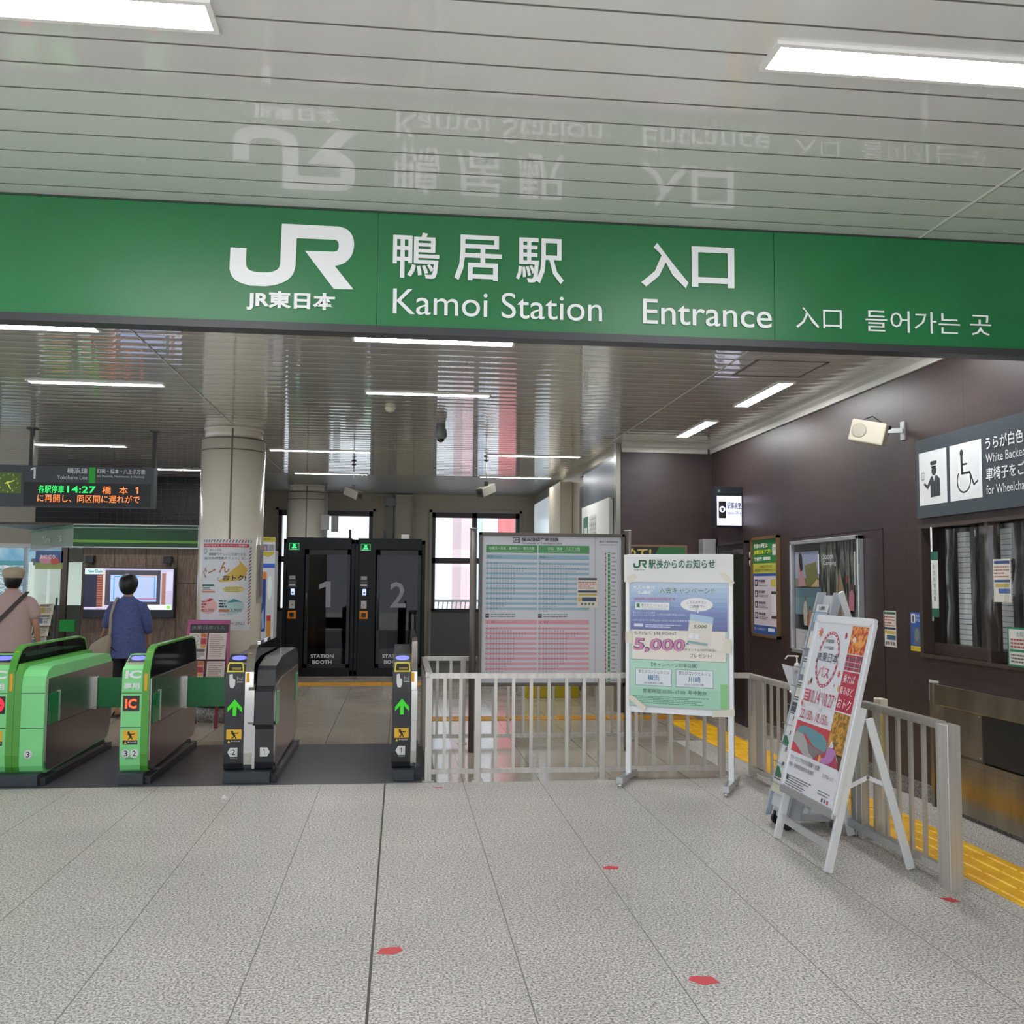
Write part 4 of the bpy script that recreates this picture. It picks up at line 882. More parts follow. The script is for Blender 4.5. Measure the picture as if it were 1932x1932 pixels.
p.text('JR東日本', .095, .205, .075, '#333742', w=.29, bold=.004); p.text('パス', .155, .30, .075, RD, w=.15, bold=.005)
p.rect(.03, .465, .105, .535, '#b94a60', 3); lines_of_text(p, .035, .475, .1, 3, .02, '#e9c9d0', h=.009, k=4)
p.text('10.14', .115, .463, .075, RD, w=.14); p.text('金', .265, .465, .028, RD, w=.025); p.text('10.27', .30, .463, .075, RD, w=.14); p.text('木', .45, .47, .028, RD, w=.02)
p.line(.03, .555, .46, .555, .0015, '#999', 3); p.text('おとな', .035, .565, .02, RD, w=.05); p.text('こども', .27, .565, .02, '#66666c', w=.05)
p.text('22,150', .035, .595, .065, RD, w=.16); p.text('円', .2, .63, .028, RD, w=.025); p.text('10,150', .255, .595, .065, RD, w=.15); p.text('円', .41, .63, .028, RD, w=.025)
p.rect(.4761, .03, .675, .255, fall, 1); p.ell(.53, .14, .022, .022, '#e8d9c0', 2)
p.rect(.4761, .27, .675, .415, '#b23044', 1)
for k, c in enumerate(('#47506a', '#7a3a4c', '#47506a')): p.rect(.4761, .30 + k*.035, .675, .312 + k*.035, c, 2)
for x in (.52, .6, .66): p.rect(x-.008, .27, x+.008, .415, '#54485c', 3); p.rect(x-.002, .27, x+.002, .415, '#d8c8cc', 4)
p.rect(.4761, .335, .675, .34, '#d8c8cc', 4); p.rect(.4761, .38, .675, .384, '#d8c8cc', 4)
p.rect(.4761, .425, .675, .70, RD, 1); p.text('乗れば', .505, .445, .06, '#f0e6e8', w=.14, bold=.004); p.text('乗るほど', .49, .53, .055, '#f0e6e8', w=.165, bold=.004); p.text('おトク', .495, .61, .07, '#f0e6e8', w=.165, bold=.004)
p.rect(.4761, .715, .675, .97, fol, 1); p.poly([(.475, .87), (.54, .90), (.675, 1.0), (.675, .97), (.475, .97)], '#58493a', 2); p.poly([(.475, .90), (.52, .895), (.58, .95), (.64, .98), (.475, .97)], '#cdd0d4', 3)
p.rect(.0, .70, .475, .99, '#c03a48', 1); p.rect(.4761, .971, .675, .99, '#b53a4c', 1)
p.poly([(.02, .82), (.05, .76), (.12, .73), (.24, .735), (.4, .76), (.46, .80), (.475, .86), (.46, .90), (.3, .88), (.16, .80)], '#5f8f9a', 2)
p.poly([(.0, .84), (.05, .80), (.14, .81), (.2, .86), (.26, .95), (.36, .99), (.2, .99), (.12, .95), (.05, .91), (.0, .90)], '#a7a5a6', 3); p.poly([(.2, .86), (.3, .89), (.45, .905), (.42, .96), (.34, .99), (.27, .96)], '#77757a', 2)
p.poly([(.33, .99), (.38, .93), (.46, .91), (.56, .93), (.65, .985), (.66, .99)], '#a83a56', 4); p.ell(.50, .965, .1, .024, '#b07ab8', 5); p.poly([(.40, .99), (.405, .93), (.425, .93), (.43, .99)], '#e0b048', 6)
p.warp = None
p.text('フリーエリア内が3日間乗り放題!', .03, .83, .03, '#3b3d44', w=.42); p.text('特急・新幹線自由席も利用可', .03, .873, .028, '#3b3d44', w=.36)
lines_of_text(p, .03, Hp-.075, .40, 5, .014, '#6d6f76', h=.006, k=3); p.rect(.03, Hp-.075, .06, Hp-.045, '#3b3d44', 4); p.text('えきねっと', .5, .86, .022, '#4a4c52', w=.14); lines_of_text(p, .48, Hp-.07, .64, 2, .016, '#77787f', h=.006, k=3)
for k, c in enumerate(('#444', '#667', '#c33a4a')): p.rect(.54+.035*k, Hp-.035, .56+.035*k, Hp-.015, c, 3)
p.build('poster', fr_)

# ------------------------------------------------------------------ brochure rack behind it
t = thing('brochure_rack', 'tall white leaning brochure rack on casters between the poster stand and railing', 'brochure rack', (2.6, 6.3, 0))
r0, r1 = 6.06, 6.31
def K(y, s_, o=0): return Vector((2.40 + .395 * s_ - o * .96, y, .06 + 1.43 * s_ + o * .26))
KN = (K(0, 0, 1) - K(0, 0)).normalized()
for y in (r0, r1):
    MB().prism([(2.39, .05), (2.43, .05), (2.83, 1.5), (2.775, 1.5)], 'y', y-.012, y+.012, mat('#aab2bb', .4)).build('side_frame', t)
MB().prism([(2.43, .12), (2.445, .12), (2.83, 1.48), (2.815, 1.48)], 'y', r0, r1, mat('#c5c8cc', .4)).build('back_panel', t)
MB().prism([(2.79, 1.49), (2.83, 1.51), (2.90, 1.28), (2.86, 1.27)], 'y', r0-.02, r0+.015, ALU).build('cap', t)
MB().prism([(2.44, .06), (2.75, .05), (2.79, .09), (2.72, .36), (2.50, .36)], 'y', r0+.02, r1-.02, mat('#b6bbc0', .35)).build('base_bin', t)
for x, y in ((2.45, r0+.03), (2.45, r1-.05), (2.76, r0+.03), (2.76, r1-.05)): MB().tube((x, y-.015, .035), (x, y+.015, .035), .035, BLK).box(x-.012, x+.012, y-.02, y+.02, .05, .085, BLK).build('caster', t)
rack = t
cards = [(.94, '#9db9d6', '5,000'), (.80, '#d8d2c0', '5,000'), (.66, '#b9c4cf', None), (.535, '#d4d2c6', None), (.46, '#3b4450', None), (.36, '#d9dadb', '回'), (.285, '#2f6b4c', 'JR'), (.20, '#d9dadb', '回'), (.125, '#2f6b4c', 'JR'), (.05, '#c9c5b4', None)]
# brochures stand in wire pockets, one column per half
for i, (s_, c, tx) in enumerate(cards):
    s_ = .14 + s_ * .86
    y0_, y1_ = r0 + .03, r1 - .03
    O_ = K(y1_, s_, .02 ); uy_ = (K(0, 0) - K(0, 1)).normalized()
    p = Print(O_, (0, -1, 0), uy_, KN, dz=.002); wd = (y1_ - y0_)
    for q in (0,):
        a0, a1 = .004, wd-.004
        p.rect(a0, .0, a1, .118, '#d5d7da', 0); p.rect(a0+.004, .05, a1-.004, .114, c, 1)
        if tx: p.text(tx, (a0+a1)/2, .012, .03, '#3a4048', w=.09 if len(tx) > 3 else .04, al='c', k=2)
        else: lines_of_text(p, a0+.01, .012, a1-.01, 2, .016, '#555', h=.008, k=2, seed=i)
        if c == '#2f6b4c': p.poly([(a0+.05, .05), (a1-.02, .05), (a1-.05, .11)], '#cfdad4', 2)
    m_ = p.build('brochure'); bmesh_ = None
    so = m_.modifiers.new('thick', 'SOLIDIFY'); so.thickness = .0015; so.offset = -1
    nm = ('blue-topped', 'beige points', 'pale blue', 'cream', 'dark slate', 'upper plain white', 'upper green', 'lower plain white', 'lower green', 'tan')[i]
    tag(m_, '%s brochures in the %s pocket of the leaning rack' % (nm, ('top', 'second', 'third', 'fourth', 'fifth', 'sixth', 'seventh', 'eighth', 'ninth', 'lowest')[i]), 'brochure', 'brochures in the leaning rack')
wr = mat('#9aa0a6', .3, .8)
mb = MB()
for i in range(1, 11):
    s_ = .06 + i * .085; a_, b_ = K(r0, s_, .045), K(r1, s_, .045); mb.tube(a_, b_, .0025, wr, 6)
    mb.tube(K(r0, s_, 0), a_, .0025, wr, 6); mb.tube(K(r1, s_, 0), b_, .0025, wr, 6)
mb.build('wire_pockets', rack)
mb = MB(); R = random.Random(11)
mb.lathe([(.13, .0), (.17, .02), (.18, .12), (.16, .22), (.09, .27), (.02, .3)], (2.66, 5.95, .005), SHEET, 20, 1.0, .35)
vs = mb.bm.verts
for v in vs: v.co += Vector((R.uniform(-.012, .012), R.uniform(-.008, .008), R.uniform(-.01, .01)))
tag(mb.build('plastic_bag'), 'crumpled clear plastic bag hanging low on the brochure rack', 'bag')

# sanitizer dispenser
t = thing('sanitizer_stand', 'white hand sanitizer pump bottle in a paper holder by the brochure rack', 'sanitizer', (2.76, 6.64, 0))
MB().lathe([(.10, 0), (.10, .012), (.014, .02), (.012, .02)], (2.76, 6.64, 0), ALU).tube((2.76, 6.64, .015), (2.76, 6.64, .80), .012, ALU).lathe([(.055, .80), (.055, .81)], (2.76, 6.64, 0), ALU).build('pole', t)
bt = MB().lathe([(.034, .81), (.036, .82), (.036, .93), (.028, .955), (.014, .965), (.014, .985)], (2.76, 6.64, 0), mat('#dfe4ea', .2, coat=.3)).build('bottle', t)
MB().lathe([(.018, .98), (.018, 1.0), (.006, 1.005), (.006, 1.045), (.012, 1.045), (.012, 1.055)], (2.76, 6.64, 0), WHITE).bar((2.765, 6.64, 1.052), (2.70, 6.66, 1.052), .012, .008, WHITE).bar((2.70, 6.66, 1.052), (2.685, 6.665, 1.03), .01, .008, WHITE).build('pump', bt)
mb = MB(); mb.poly([(2.64, 6.62, 1.0), (2.70, 6.585, .985), (2.80, 6.585, .99), (2.77, 6.59, .76), (2.72, 6.59, .74)], mat('#c9cacc', .5)); so = mb.build('paper_holder', t); sm = so.modifiers.new('t', 'SOLIDIFY'); sm.thickness = .002
p = Print((2.715, 6.584, .96), (1, 0, 0), (0, 0, -1)); p.text('消毒液', .0, .0, .025, '#55708f', w=.07); p.build('label', t)
# ------------------------------------------------------------------ things on the brown wall (x = 3.8, facing left)
def wallprint(y, z, x=3.797, **k): return Print((x, y, z), (0, -1, 0), (0, 0, -1), (-1, 0, 0), **k)
t = thing('guidance_sign', 'dark grey wall sign with white staff and wheelchair pictograms above the office window', 'sign', (3.8, 6.2, 2.3))
MB().box(3.772, 3.8, 4.1, 6.82, 2.04, 2.615, mat('#3e474e', .35)).build('panel', t)
p = wallprint(6.82, 2.615, 3.771); WT = '#dcdfe0'; DK = '#32383e'
p.rect(.04, .10, .405, .485, WT); p.rect(.445, .10, .82, .485, WT)
p.poly([(.19, .195), (.20, .175), (.275, .175), (.28, .19), (.265, .205), (.21, .205)], DK, 2); p.rect(.205, .212, .27, .222, DK, 2); p.ell(.24, .245, .032, .036, DK, 2)
p.poly([(.20, .285), (.22, .28), (.24, .32), (.26, .28), (.29, .288), (.315, .31), (.32, .43), (.19, .435), (.19, .34), (.155, .375), (.10, .335), (.115, .32), (.15, .345)], DK, 2); p.poly([(.23, .282), (.25, .282), (.24, .315)], WT, 3)
p.frame(.075, .245, .11, .30, .005, DK, 2)
p.ell(.59, .165, .02, .024, DK, 2); p.line(.588, .18, .594, .31, .026, DK, 2); p.line(.592, .245, .655, .245, .013, DK, 2); p.line(.588, .305, .685, .305, .016, DK, 2); p.line(.68, .30, .73, .395, .015, DK, 2); p.line(.725, .395, .775, .37, .014, DK, 2)
p.ring(.612, .355, .085, .085, .012, DK, 2, -20, 225, 30)
p.text('うらが白色の切符は', .87, .10, .085, WT, w=.72, bold=.012); p.text('White Backed Ticket', .87, .21, .058, WT, w=.62, bold=.0)
p.text('車椅子をご利用の方', .87, .30, .085, WT, w=.72, bold=.012); p.text('for Wheelchair Users', .87, .415, .058, WT, w=.62, bold=.0)
p.build('lettering', t)
# loudspeaker
t = thing('wall_speaker', 'cream loudspeaker angled out from the brown wall on a bracket', 'speaker', (3.8, 7.05, 2.72))
MB().box(3.79, 3.8, 7.02, 7.08, 2.66, 2.80, ALUG).bar((3.79, 7.05, 2.73), (3.66, 7.10, 2.73), .03, .035, ALUG).bar((3.70, 7.06, 2.76), (3.70, 7.12, 2.70), .02, .02, BLK).build('bracket', t)
X_ = Matrix.Translation((3.57, 7.14, 2.72)) @ Matrix.Rotation(math.radians(-38), 4, 'Z') @ Matrix.Rotation(math.radians(14), 4, 'Y')
bx = MB().box(-.13, .13, -.075, .075, -.085, .085, mat('#cfc8b8', .5), .012).build('cabinet', t, X_)
MB().lathe([(.055, 0), (.055, -.004), (.045, -.004)], (0, 0, 0), mat('#b5aea0', .6)).build('grille', bx, X_ @ Matrix.Translation((-.06, -.075, 0)) @ Matrix.Rotation(math.radians(-90), 4, 'X'))
MB().tube((3.52, 7.14, 2.82), (3.6, 7.14, 2.85), .004, BLK, 6).tube((3.6, 7.14, 2.85), (3.72, 7.08, 2.74), .004, BLK, 6).build('cable', t)
# hanging screen sign for the station office
t = thing('office_sign', 'lit white station office sign projecting from the brown wall', 'sign', (3.8, 10.75, 2.4))
MB().box(3.50, 3.80, 10.62, 10.68, 2.19, 2.64, mat('#1c222b', .4), .004).build('case', t)
MB().box(3.50, 3.80, 10.68, 10.80, 2.19, 2.64, mat('#1c222b', .4)).build('case_back', t)
p = Print((3.505, 10.619, 2.635), (1, 0, 0), (0, 0, -1)); q = mat('#dfe2ff', .4, emit=.75)
p.rect(.0, .10, .285, .43, q); p.rect(.02, .16, .105, .35, '#15171c', 2); p.ell(.062, .25, .035, .035, q, 3); p.poly([(.045, .235), (.08, .235), (.07, .275), (.055, .275)], '#15171c', 4); p.text('駅事務室', .115, .17, .075, '#22242c', w=.165, bold=.01); p.text('Station Office', .115, .27, .035, '#55586a', w=.16)
p.text('駅', .01, .03, .03, '#9aa', w=.03); p.build('screen', t)
# door and little box beside it
t = struct(MB().box(3.76, 3.8, 10.45, 11.34, 0, 2.0, mat('#241d1f', .4)).box(3.75, 3.8, 10.42, 10.45, 0, 2.03, mat('#43373a', .4)).box(3.75, 3.8, 11.34, 11.37, 0, 2.03, mat('#43373a', .4)).box(3.75, 3.8, 10.42, 11.37, 2.0, 2.03, mat('#43373a', .4)).build('door_1'))
MB().box(3.72, 3.76, 10.5, 10.72, 1.88, 1.94, mat('#5c5457', .4)).bar((3.72, 10.52, 1.9), (3.70, 11.0, 1.93), .012, .012, mat('#5c5457', .4)).build('door_closer', t)
tag(MB().box(3.62, 3.78, 11.5, 11.68, 1.75, 2.09, mat('#9b9d9c', .4), .006).build('wall_box'), 'small grey metal box in the brown corner above the notice stand', 'box')
for z, w_ in ((1.87, 'upper'), (1.78, 'lower')): tag(MB().lathe([(.035, 0), (.035, .01)], (0, 0, 0), WHITE, 20).build('round_plate', None, Matrix.Translation((3.8, 10.36, z)) @ Matrix.Rotation(math.radians(-90), 4, 'Y')), '%s of two round white plates beside the green framed poster' % w_, 'plate', 'white plates beside the office door')
# green framed poster
t = thing('framed_poster', 'narrow gold-framed poster, green above blue, between door and large poster case', 'poster', (3.8, 9.92, 1.5))
gfm = mat('#8a6f4c', .35, .5); mb = MB()
for q in ((10.29, 10.26, 1.0, 2.05), (9.56, 9.53, 1.0, 2.05)): mb.box(3.765, 3.8, q[0], q[1], q[2], q[3], gfm)
mb.box(3.765, 3.8, 9.53, 10.29, 1.0, 1.03, gfm).box(3.765, 3.8, 9.53, 10.29, 2.02, 2.05, gfm).build('frame', t)
p = wallprint(10.26, 2.02, 3.785); p.rect(0, 0, .70, .25, '#2c7a42', 1); p.rect(0, .25, .70, .355, '#b9b548', 1); p.rect(0, .355, .70, .99, '#2f559c', 1); p.rect(.02, .385, .68, .90, '#cfc3cf', 2)
p.text('列車の遅延は', .04, .04, .05, '#dfe6d8', w=.4, bold=.03); p.text('JR東日本アプリ', .04, .105, .055, '#e0d83a', w=.5, bold=.03); p.text('で検索!', .04, .18, .045, '#dfe6d8', w=.24, bold=.03); p.rect(.30, .185, .5, .215, '#d5dcd5', 2); p.rect(.56, .06, .68, .17, '#d9dcda', 2); p.text('JR', .58, .09, .04, '#2c7a42', w=.08, k=3)
p.text('便利なアプリで', .2, .27, .03, '#4a4a28', w=.35, bold=.01); p.text('JR東日本アプリをダウンロード', .05, .31, .03, '#4a4a28', w=.6, bold=.01)
for k in range(4):
    y = .42 + k * .115; p.rect(.05, y, .13, y+.07, '#33313d', 3); p.rect(.07, y+.015, .11, y+.055, '#cfc3cf', 4); p.text(('時刻検索', '運行情報', '駅構内図', '列車位置')[k], .16, y+.0, .03, '#33313d', w=.2, bold=.02); lines_of_text(p, .16, y+.045, .45, 2, .016, '#775', h=.007, k=3, seed=k)
p.rect(.51, .42, .64, .49, '#c9bb4a', 3); p.rect(.52, .54, .66, .82, '#dcd6dc', 3); p.rect(.52, .54, .66, .57, '#33313d', 4); p.rect(.52, .79, .66, .82, '#5a2e38', 4); p.text('詳しくは駅係員まで', .03, .925, .028, '#cfd8ea', w=.35); p.rect(.42, .92, .6, .955, '#d5dcea', 3)
p.build('poster_print', t)
# big aluminium poster case
struct(MB().box(3.795, 3.8, 7.40, 9.20, 1.998, 2.006, mat('#30262a', .4)).box(3.795, 3.8, 7.40, 7.406, .12, 2.006, mat('#30262a', .4)).build('trim_7'))
t = thing('poster_case', 'aluminium poster case with camping, seaside and city photo posters on the brown wall', 'poster case', (3.8, 8.45, 1.5))
mb = MB(); cy0, cy1, cz0, cz1 = 7.73, 9.17, .905, 1.965
for q in ((cy0, cy0+.035, cz0, cz1), (cy1-.035, cy1, cz0, cz1), (cy0, cy1, cz0, cz0+.035), (cy0, cy1, cz1-.035, cz1)): mb.box(3.745, 3.8, q[0], q[1], q[2], q[3], ALUG, .004)
mb.build('frame', t); MB().box(3.785, 3.8, cy0+.03, cy1-.03, cz0+.03, cz1-.03, mat('#3a3c3e', .5)).build('backing', t)
forest = noise_mat('forest_photo', '#1e211f', '#7e837c', 9, .35, 0, (1, 3, .4), .42, .66, 6); ground = noise_mat('leaf_ground', '#3f3428', '#8a7a62', 26, .4)
p = wallprint(cy1-.035, cz1-.035, 3.783, rough=.3)
p.rect(.02, .07, .56, .40, '#8c93ad', 1); p.rect(.02, .32, .56, .40, '#6c6a45', 2); p.poly([(.24, .2), (.5, .17), (.55, .36), (.3, .37)], '#6f7048', 3); p.poly([(.10, .40), (.09, .22), (.13, .12), (.19, .14), (.2, .26), (.27, .39)], '#a8808a', 4); p.poly([(.11, .1), (.15, .075), (.19, .11), (.2, .24), (.15, .26), (.12, .18)], '#2a2426', 5); p.poly([(.38, .40), (.52, .33), (.56, .34), (.56, .4)], '#b09a78', 4)
p.rect(.02, .41, .60, .80, '#56707f', 1); p.rect(.02, .66, .60, .80, '#1d2024', 2); p.rect(.02, .5, .60, .66, '#617f86', 2); p.poly([(.22, .76), (.2, .62), (.24, .52), (.28, .55), (.30, .64), (.29, .76)], '#b9aca2', 4); p.poly([(.3, .77), (.33, .63), (.38, .6), (.42, .66), (.42, .77)], '#a8745a', 4); p.ell(.25, .51, .018, .022, '#6d4f42', 5); p.ell(.36, .595, .017, .02, '#5a4238', 5)
p.rect(.02, .80, .60, .99, '#b9b7bb', 1); p.text('CITY', .24, .86, .06, '#45454a', w=.16); p.text('pass for your weekend', .17, .825, .014, '#666', w=.2)
p.rect(.60, .0, 1.36, .99, forest, 1); p.rect(.60, .68, 1.36, .99, ground, 2)
p.text('Station', .66, .10, .05, '#c9cdd2', w=.2, k=4); p.text('Camping', .66, .165, .05, '#c9cdd2', w=.26, k=4)
p.poly([(.98, .24), (1.2, .68), (.84, .66), (.93, .4)], '#8f7c66', 3); p.poly([(.97, .25), (.99, .25), (.95, .66), (.90, .66)], '#6b5a48', 4); p.poly([(.94, .47), (1.0, .5), (.99, .66), (.91, .66)], '#3b3129', 4)
for x, y, c in ((.72, .52, '#7b7a74'), (.80, .50, '#8e8a80'), (.99, .52, '#7d7062')):
    p.poly([(x-.04, y+.2), (x-.045, y+.05), (x-.02, y+.02), (x+.02, y+.02), (x+.045, y+.05), (x+.04, y+.2)], c, 5); p.ell(x, y, .02, .026, '#5d4a40', 6); p.poly([(x-.03, y+.2), (x+.03, y+.2), (x+.028, y+.33), (x-.028, y+.33)], '#3a3a3a', 5)
p.poly([(1.15, .6), (1.17, .44), (1.22, .42), (1.26, .46), (1.25, .62)], '#a9707c', 5); p.ell(1.2, .40, .022, .026, '#5d4a40', 6); p.poly([(1.16, .6), (1.25, .6), (1.24, .8), (1.17, .8)], '#23262c', 5); p.ell(1.13, .33, .022, .035, '#8a4038', 6); p.rect(1.26, .10, 1.29, .38, '#b9b7bb', 4); p.rect(.54, .10, .57, .28, '#dcdce0', 4)
p.build('posters', t)
# notices near the window
t = wallprint(7.415, 1.352, 3.798); t.rect(0, 0, .2, .28, '#d3d0c6', 0); t.rect(.01, .01, .19, .028, '#2f5a52'); lines_of_text(t, .012, .045, .188, 4, .022, '#b06050', h=.009); t.rect(.01, .128, .19, .146, '#2f4a52'); t.rect(.01, .155, .19, .18, '#c0b060'); t.rect(.05, .19, .19, .225, '#3f5a78')
for k in range(4): t.rect(.03+.04*k, .24, .055+.04*k, .265, '#66655f')
tag(t.build('wall_notice'), 'small striped white notice on the brown wall right of the poster case', 'notice')
t = wallprint(7.0, 1.352, 3.798); t.rect(0, 0, .165, .255, '#2f5aa0', 0); t.rect(.01, .012, .07, .08, '#d9dde4'); t.rect(.03, .025, .05, .07, '#22262c', 2); t.text('係員', .085, .015, .022, '#dfe6f2', w=.05); t.text('呼出', .085, .045, .022, '#dfe6f2', w=.05); t.rect(.04, .11, .14, .24, '#56636f'); t.ell(.09, .165, .032, .045, '#737f88', 2); t.rect(.0, .25, .165, .285, '#e4c738'); t.text('お呼びください', .02, .258, .018, '#4a4420', w=.12)
tag(t.build('intercom_notice'), 'blue intercom notice with yellow foot beside the office window', 'notice')
t = wallprint(6.76, .875, 3.7985); t.rect(0, 0, .13, .15, '#c9cac6', 0); t.rect(.015, .035, .08, .125, '#1d2023'); t.ell(.045, .052, .009, .01, '#d9dadb', 2); t.line(.044, .058, .05, .088, .008, '#d9dadb', 2); t.line(.05, .087, .066, .087, .006, '#d9dadb', 2); t.line(.066, .087, .072, .108, .006, '#d9dadb', 2); t.ring(.047, .095, .018, .018, .004, '#d9dadb', 2, 0, 220, 14)
tag(t.build('wheelchair_plate'), 'small wheelchair symbol plate at the corner of the steel counter', 'plate')
t = thing('green_rule_notice', 'white notice with green border taped to the office window', 'notice', (3.76, 5.7, 1.2))
p = wallprint(5.73, 1.30, 3.742, dz=.001); p.rect(0, 0, .32, .24, '#d6dad6', 0); p.frame(0, 0, .32, .24, .012, '#1f7a58', 1); p.text('お知らせ', .1, .025, .03, '#2a5a48', w=.14); lines_of_text(p, .03, .07, .28, 3, .022, '#a8483c', h=.011, seed=3); p.rect(.02, .135, .3, .15, '#1f7a58'); lines_of_text(p, .03, .165, .28, 3, .02, '#6a5550', h=.009, seed=4); p.build('paper', t)
t = wallprint(6.0, 1.72, 3.742); t.rect(.14, 0, .32, .27, '#cfccc2', 0); t.rect(.15, .01, .31, .03, '#34507e', 1); lines_of_text(t, .15, .045, .31, 4, .02, '#a8685c', h=.008); t.rect(.15, .13, .31, .145, '#34507e'); t.rect(.16, .155, .3, .175, '#b9a85a'); t.rect(.19, .185, .31, .215, '#4a66a0')
tag(t.build('window_notice'), 'narrow striped notice behind the vinyl in the middle of the office window', 'notice')
t = thing('vertical_banner', 'thin green and white mini banner at the left end of the office window', 'banner', (3.75, 6.6, 1.6))
MB().tube((3.762, 6.62, 1.30), (3.762, 6.62, 1.966), .006, WHITE).build('pole', t)
p = wallprint(6.605, 1.79, 3.748); p.rect(0, 0, .09, .46, '#d9dcd8', 0); p.rect(0, 0, .09, .06, '#1f5f4a'); p.rect(0, .40, .09, .46, '#1f5f4a')
for k, ch in enumerate('お忘れ物注意'): p.text(ch, .03, .09 + k*.045, .03, '#4a4f4c', w=.03)
p.build('cloth', t)
t = tag(MB().box(3.90, 3.93, 5.80, 5.835, 1.1, 1.36, mat('#5a86b8', .5)).build('file_binder'), 'blue file binder inside the office window, next to the middle blind', 'binder', 'blue binders behind the office window')
c = t.copy(); COL.objects.link(c); c.location.y = -.045; c['label'] = 'blue file binder inside the office window, next to the green bordered notice'
# counter below the window
t = thing('ticket_counter', 'stainless counter front with black recess below the office window', 'counter', (3.8, 5.6, .4))
CS = noise_mat('counter_steel', '#8f8779', '#a39b8c', 5, .22, 1.0, (1, 1, .3)); mb = MB()
mb.box(3.755, 3.80, 3.0, 6.66, .715, .86, CS, .004).box(3.762, 3.80, 3.0, 6.66, .36, .40, CS).box(3.79, 3.80, 6.08, 6.64, .40, .715, CS).box(3.76, 3.80, 3.0, 6.66, 0.03, .36, CS).box(3.75, 3.80, 6.63, 6.67, 0, .862, CS); mb.build('front', t)
MB().box(3.775, 3.79, 3.0, 6.08, .41, .71, BLK).build('dark_recess', t)
MB().tube((3.775, 6.1, .695), (3.768, 6.1, .695), .006, CHROME).tube((3.775, 6.1, .43), (3.768, 6.1, .43), .006, CHROME).build('screws', t)

# ------------------------------------------------------------------ tactile paving
YT = noise_mat('tactile_yellow', '#e6ab10', '#f2bf1c', 6, .5)
def tact(x0, x1, y0, y1, label, along='y', m=YT):
    mb = MB(); mb.box(x0, x1, y0, y1, .0005, .006, m)
    if along == 'y':
        n = 4; pw = (x1 - x0) / n; y = y0
        while y < y1 - .2:
            for k in range(n): mb.prism([(x0 + pw*(k+.3), .006), (x0+pw*(k+.4), .011), (x0+pw*(k+.6), .011), (x0+pw*(k+.7), .006)], 'y', y+.015, min(y1, y+.285), m)
            y += .3
    else:
        x = x0
        while x < x1 - .2:
            for k in range(4): mb.box(x+.015, x+.285, y0+(y1-y0)*(k+.3)/4, y0+(y1-y0)*(k+.7)/4, .006, .010, m)
            x += .3
    o = mb.build('tactile_paving'); return tag(o, label, 'tactile paving')
tact(3.02, 3.42, 3.0, 11.0, 'yellow tactile strip running along the steel counter')
tact(.3, 3.42, 11.1, 11.42, 'orange-yellow tactile strip crossing the hall behind the railings', 'x', mat('#c9922c', .4))
tact(-1.75, .4, 14.9, 15.3, 'yellow strip across the floor in front of the two booths', 'x', mat('#d9a030', .4))
# ------------------------------------------------------------------ departure display
t = thing('departure_display', 'dark hanging train departure display with green and orange LED text and a clock', 'departure display', (-3.7, 11.7, 2.6))
BD = mat('#40454c', .4)
MB().box(-5.4, -2.845, 11.63, 11.80, 2.37, 2.835, BD, .004).build('case', t)
for x in (-4.225, -2.865): MB().box(x-.02, x+.02, 11.69, 11.73, 2.83, CZ, BLK).box(x-.05, x+.05, 11.66, 11.76, CZ-.015, CZ-.001, BLK).build('hanger_pole', t)
p = Print((-4.262, 11.629, 2.832), (1, 0, 0), (0, 0, -1)); WQ = mat('#c9ced6', .4, emit=.15)
p.rect(0, .19, 1.39, .455, '#10141c', 1); p.rect(-.004, 0, 0, .46, '#22262c', 1); p.text('1', .065, .02, .13, WQ, w=.055, bold=.02); p.text('横浜線', .46, .018, .065, WQ, w=.225, bold=.01); p.text('Yokohama Line', .355, .105, .045, WQ, w=.33)
p.rect(.70, .01, .77, .19, mat('#1f9a2c', .4, emit=.2), 2); p.text('町田・橋本・八王子方面', .79, .022, .055, WQ, w=.53, bold=.01); p.text('for Machida, Hashimoto & Hachioji', .79, .095, .032, WQ, w=.52)
gr_, og = mat('#30ff70', .5, emit=1.0), mat('#ff8a4a', .5, emit=1.2)
p.text('各駅停車', .155, .222, .088, gr_, w=.28, k=3); p.text('14:27', .47, .225, .078, gr_, w=.31, bold=.01); p.text('橋', .855, .222, .09, og, w=.095); p.text('本', 1.04, .222, .09, og, w=.095); p.text('1', 1.22, .225, .078, og, w=.03, bold=.01)
p.text('に再開し、同区間に遅れがで', .15, .325, .088, og, w=1.12)
p.build('display_face', t)
p = Print((-4.57, 11.629, 2.832), (1, 0, 0), (0, 0, -1)); p.rect(.0, .085, .275, .32, mat('#4f6a28', .4, emit=.12), 1); yy = mat('#c9d24a', .4, emit=.5)
for k in range(12):
    a = math.radians(k*30); p.text(str(k or 12), .135+.1*math.sin(a), .195-.1*math.cos(a), .018, yy, w=.014, al='c')
p.line(.12, .19, .165, .275, .012, yy, 4); p.line(.10, .21, .2, .175, .012, yy, 4); p.ring(.13, .2, .013, .013, .012, yy, 5, n=10); p.build('clock_face', t)
t = thing('waiting_room_sign', 'small lit white hanging sign under the departure display at far left', 'sign', (-5.5, 14, 2.2))
MB().box(-6.9, -5.33, 13.5, 13.58, 1.85, 2.24, mat('#2c2e33', .4)).box(-5.36, -5.30, 13.52, 13.56, 2.2, 3.26, mat('#4a4a4c', .4)).build('case', t)
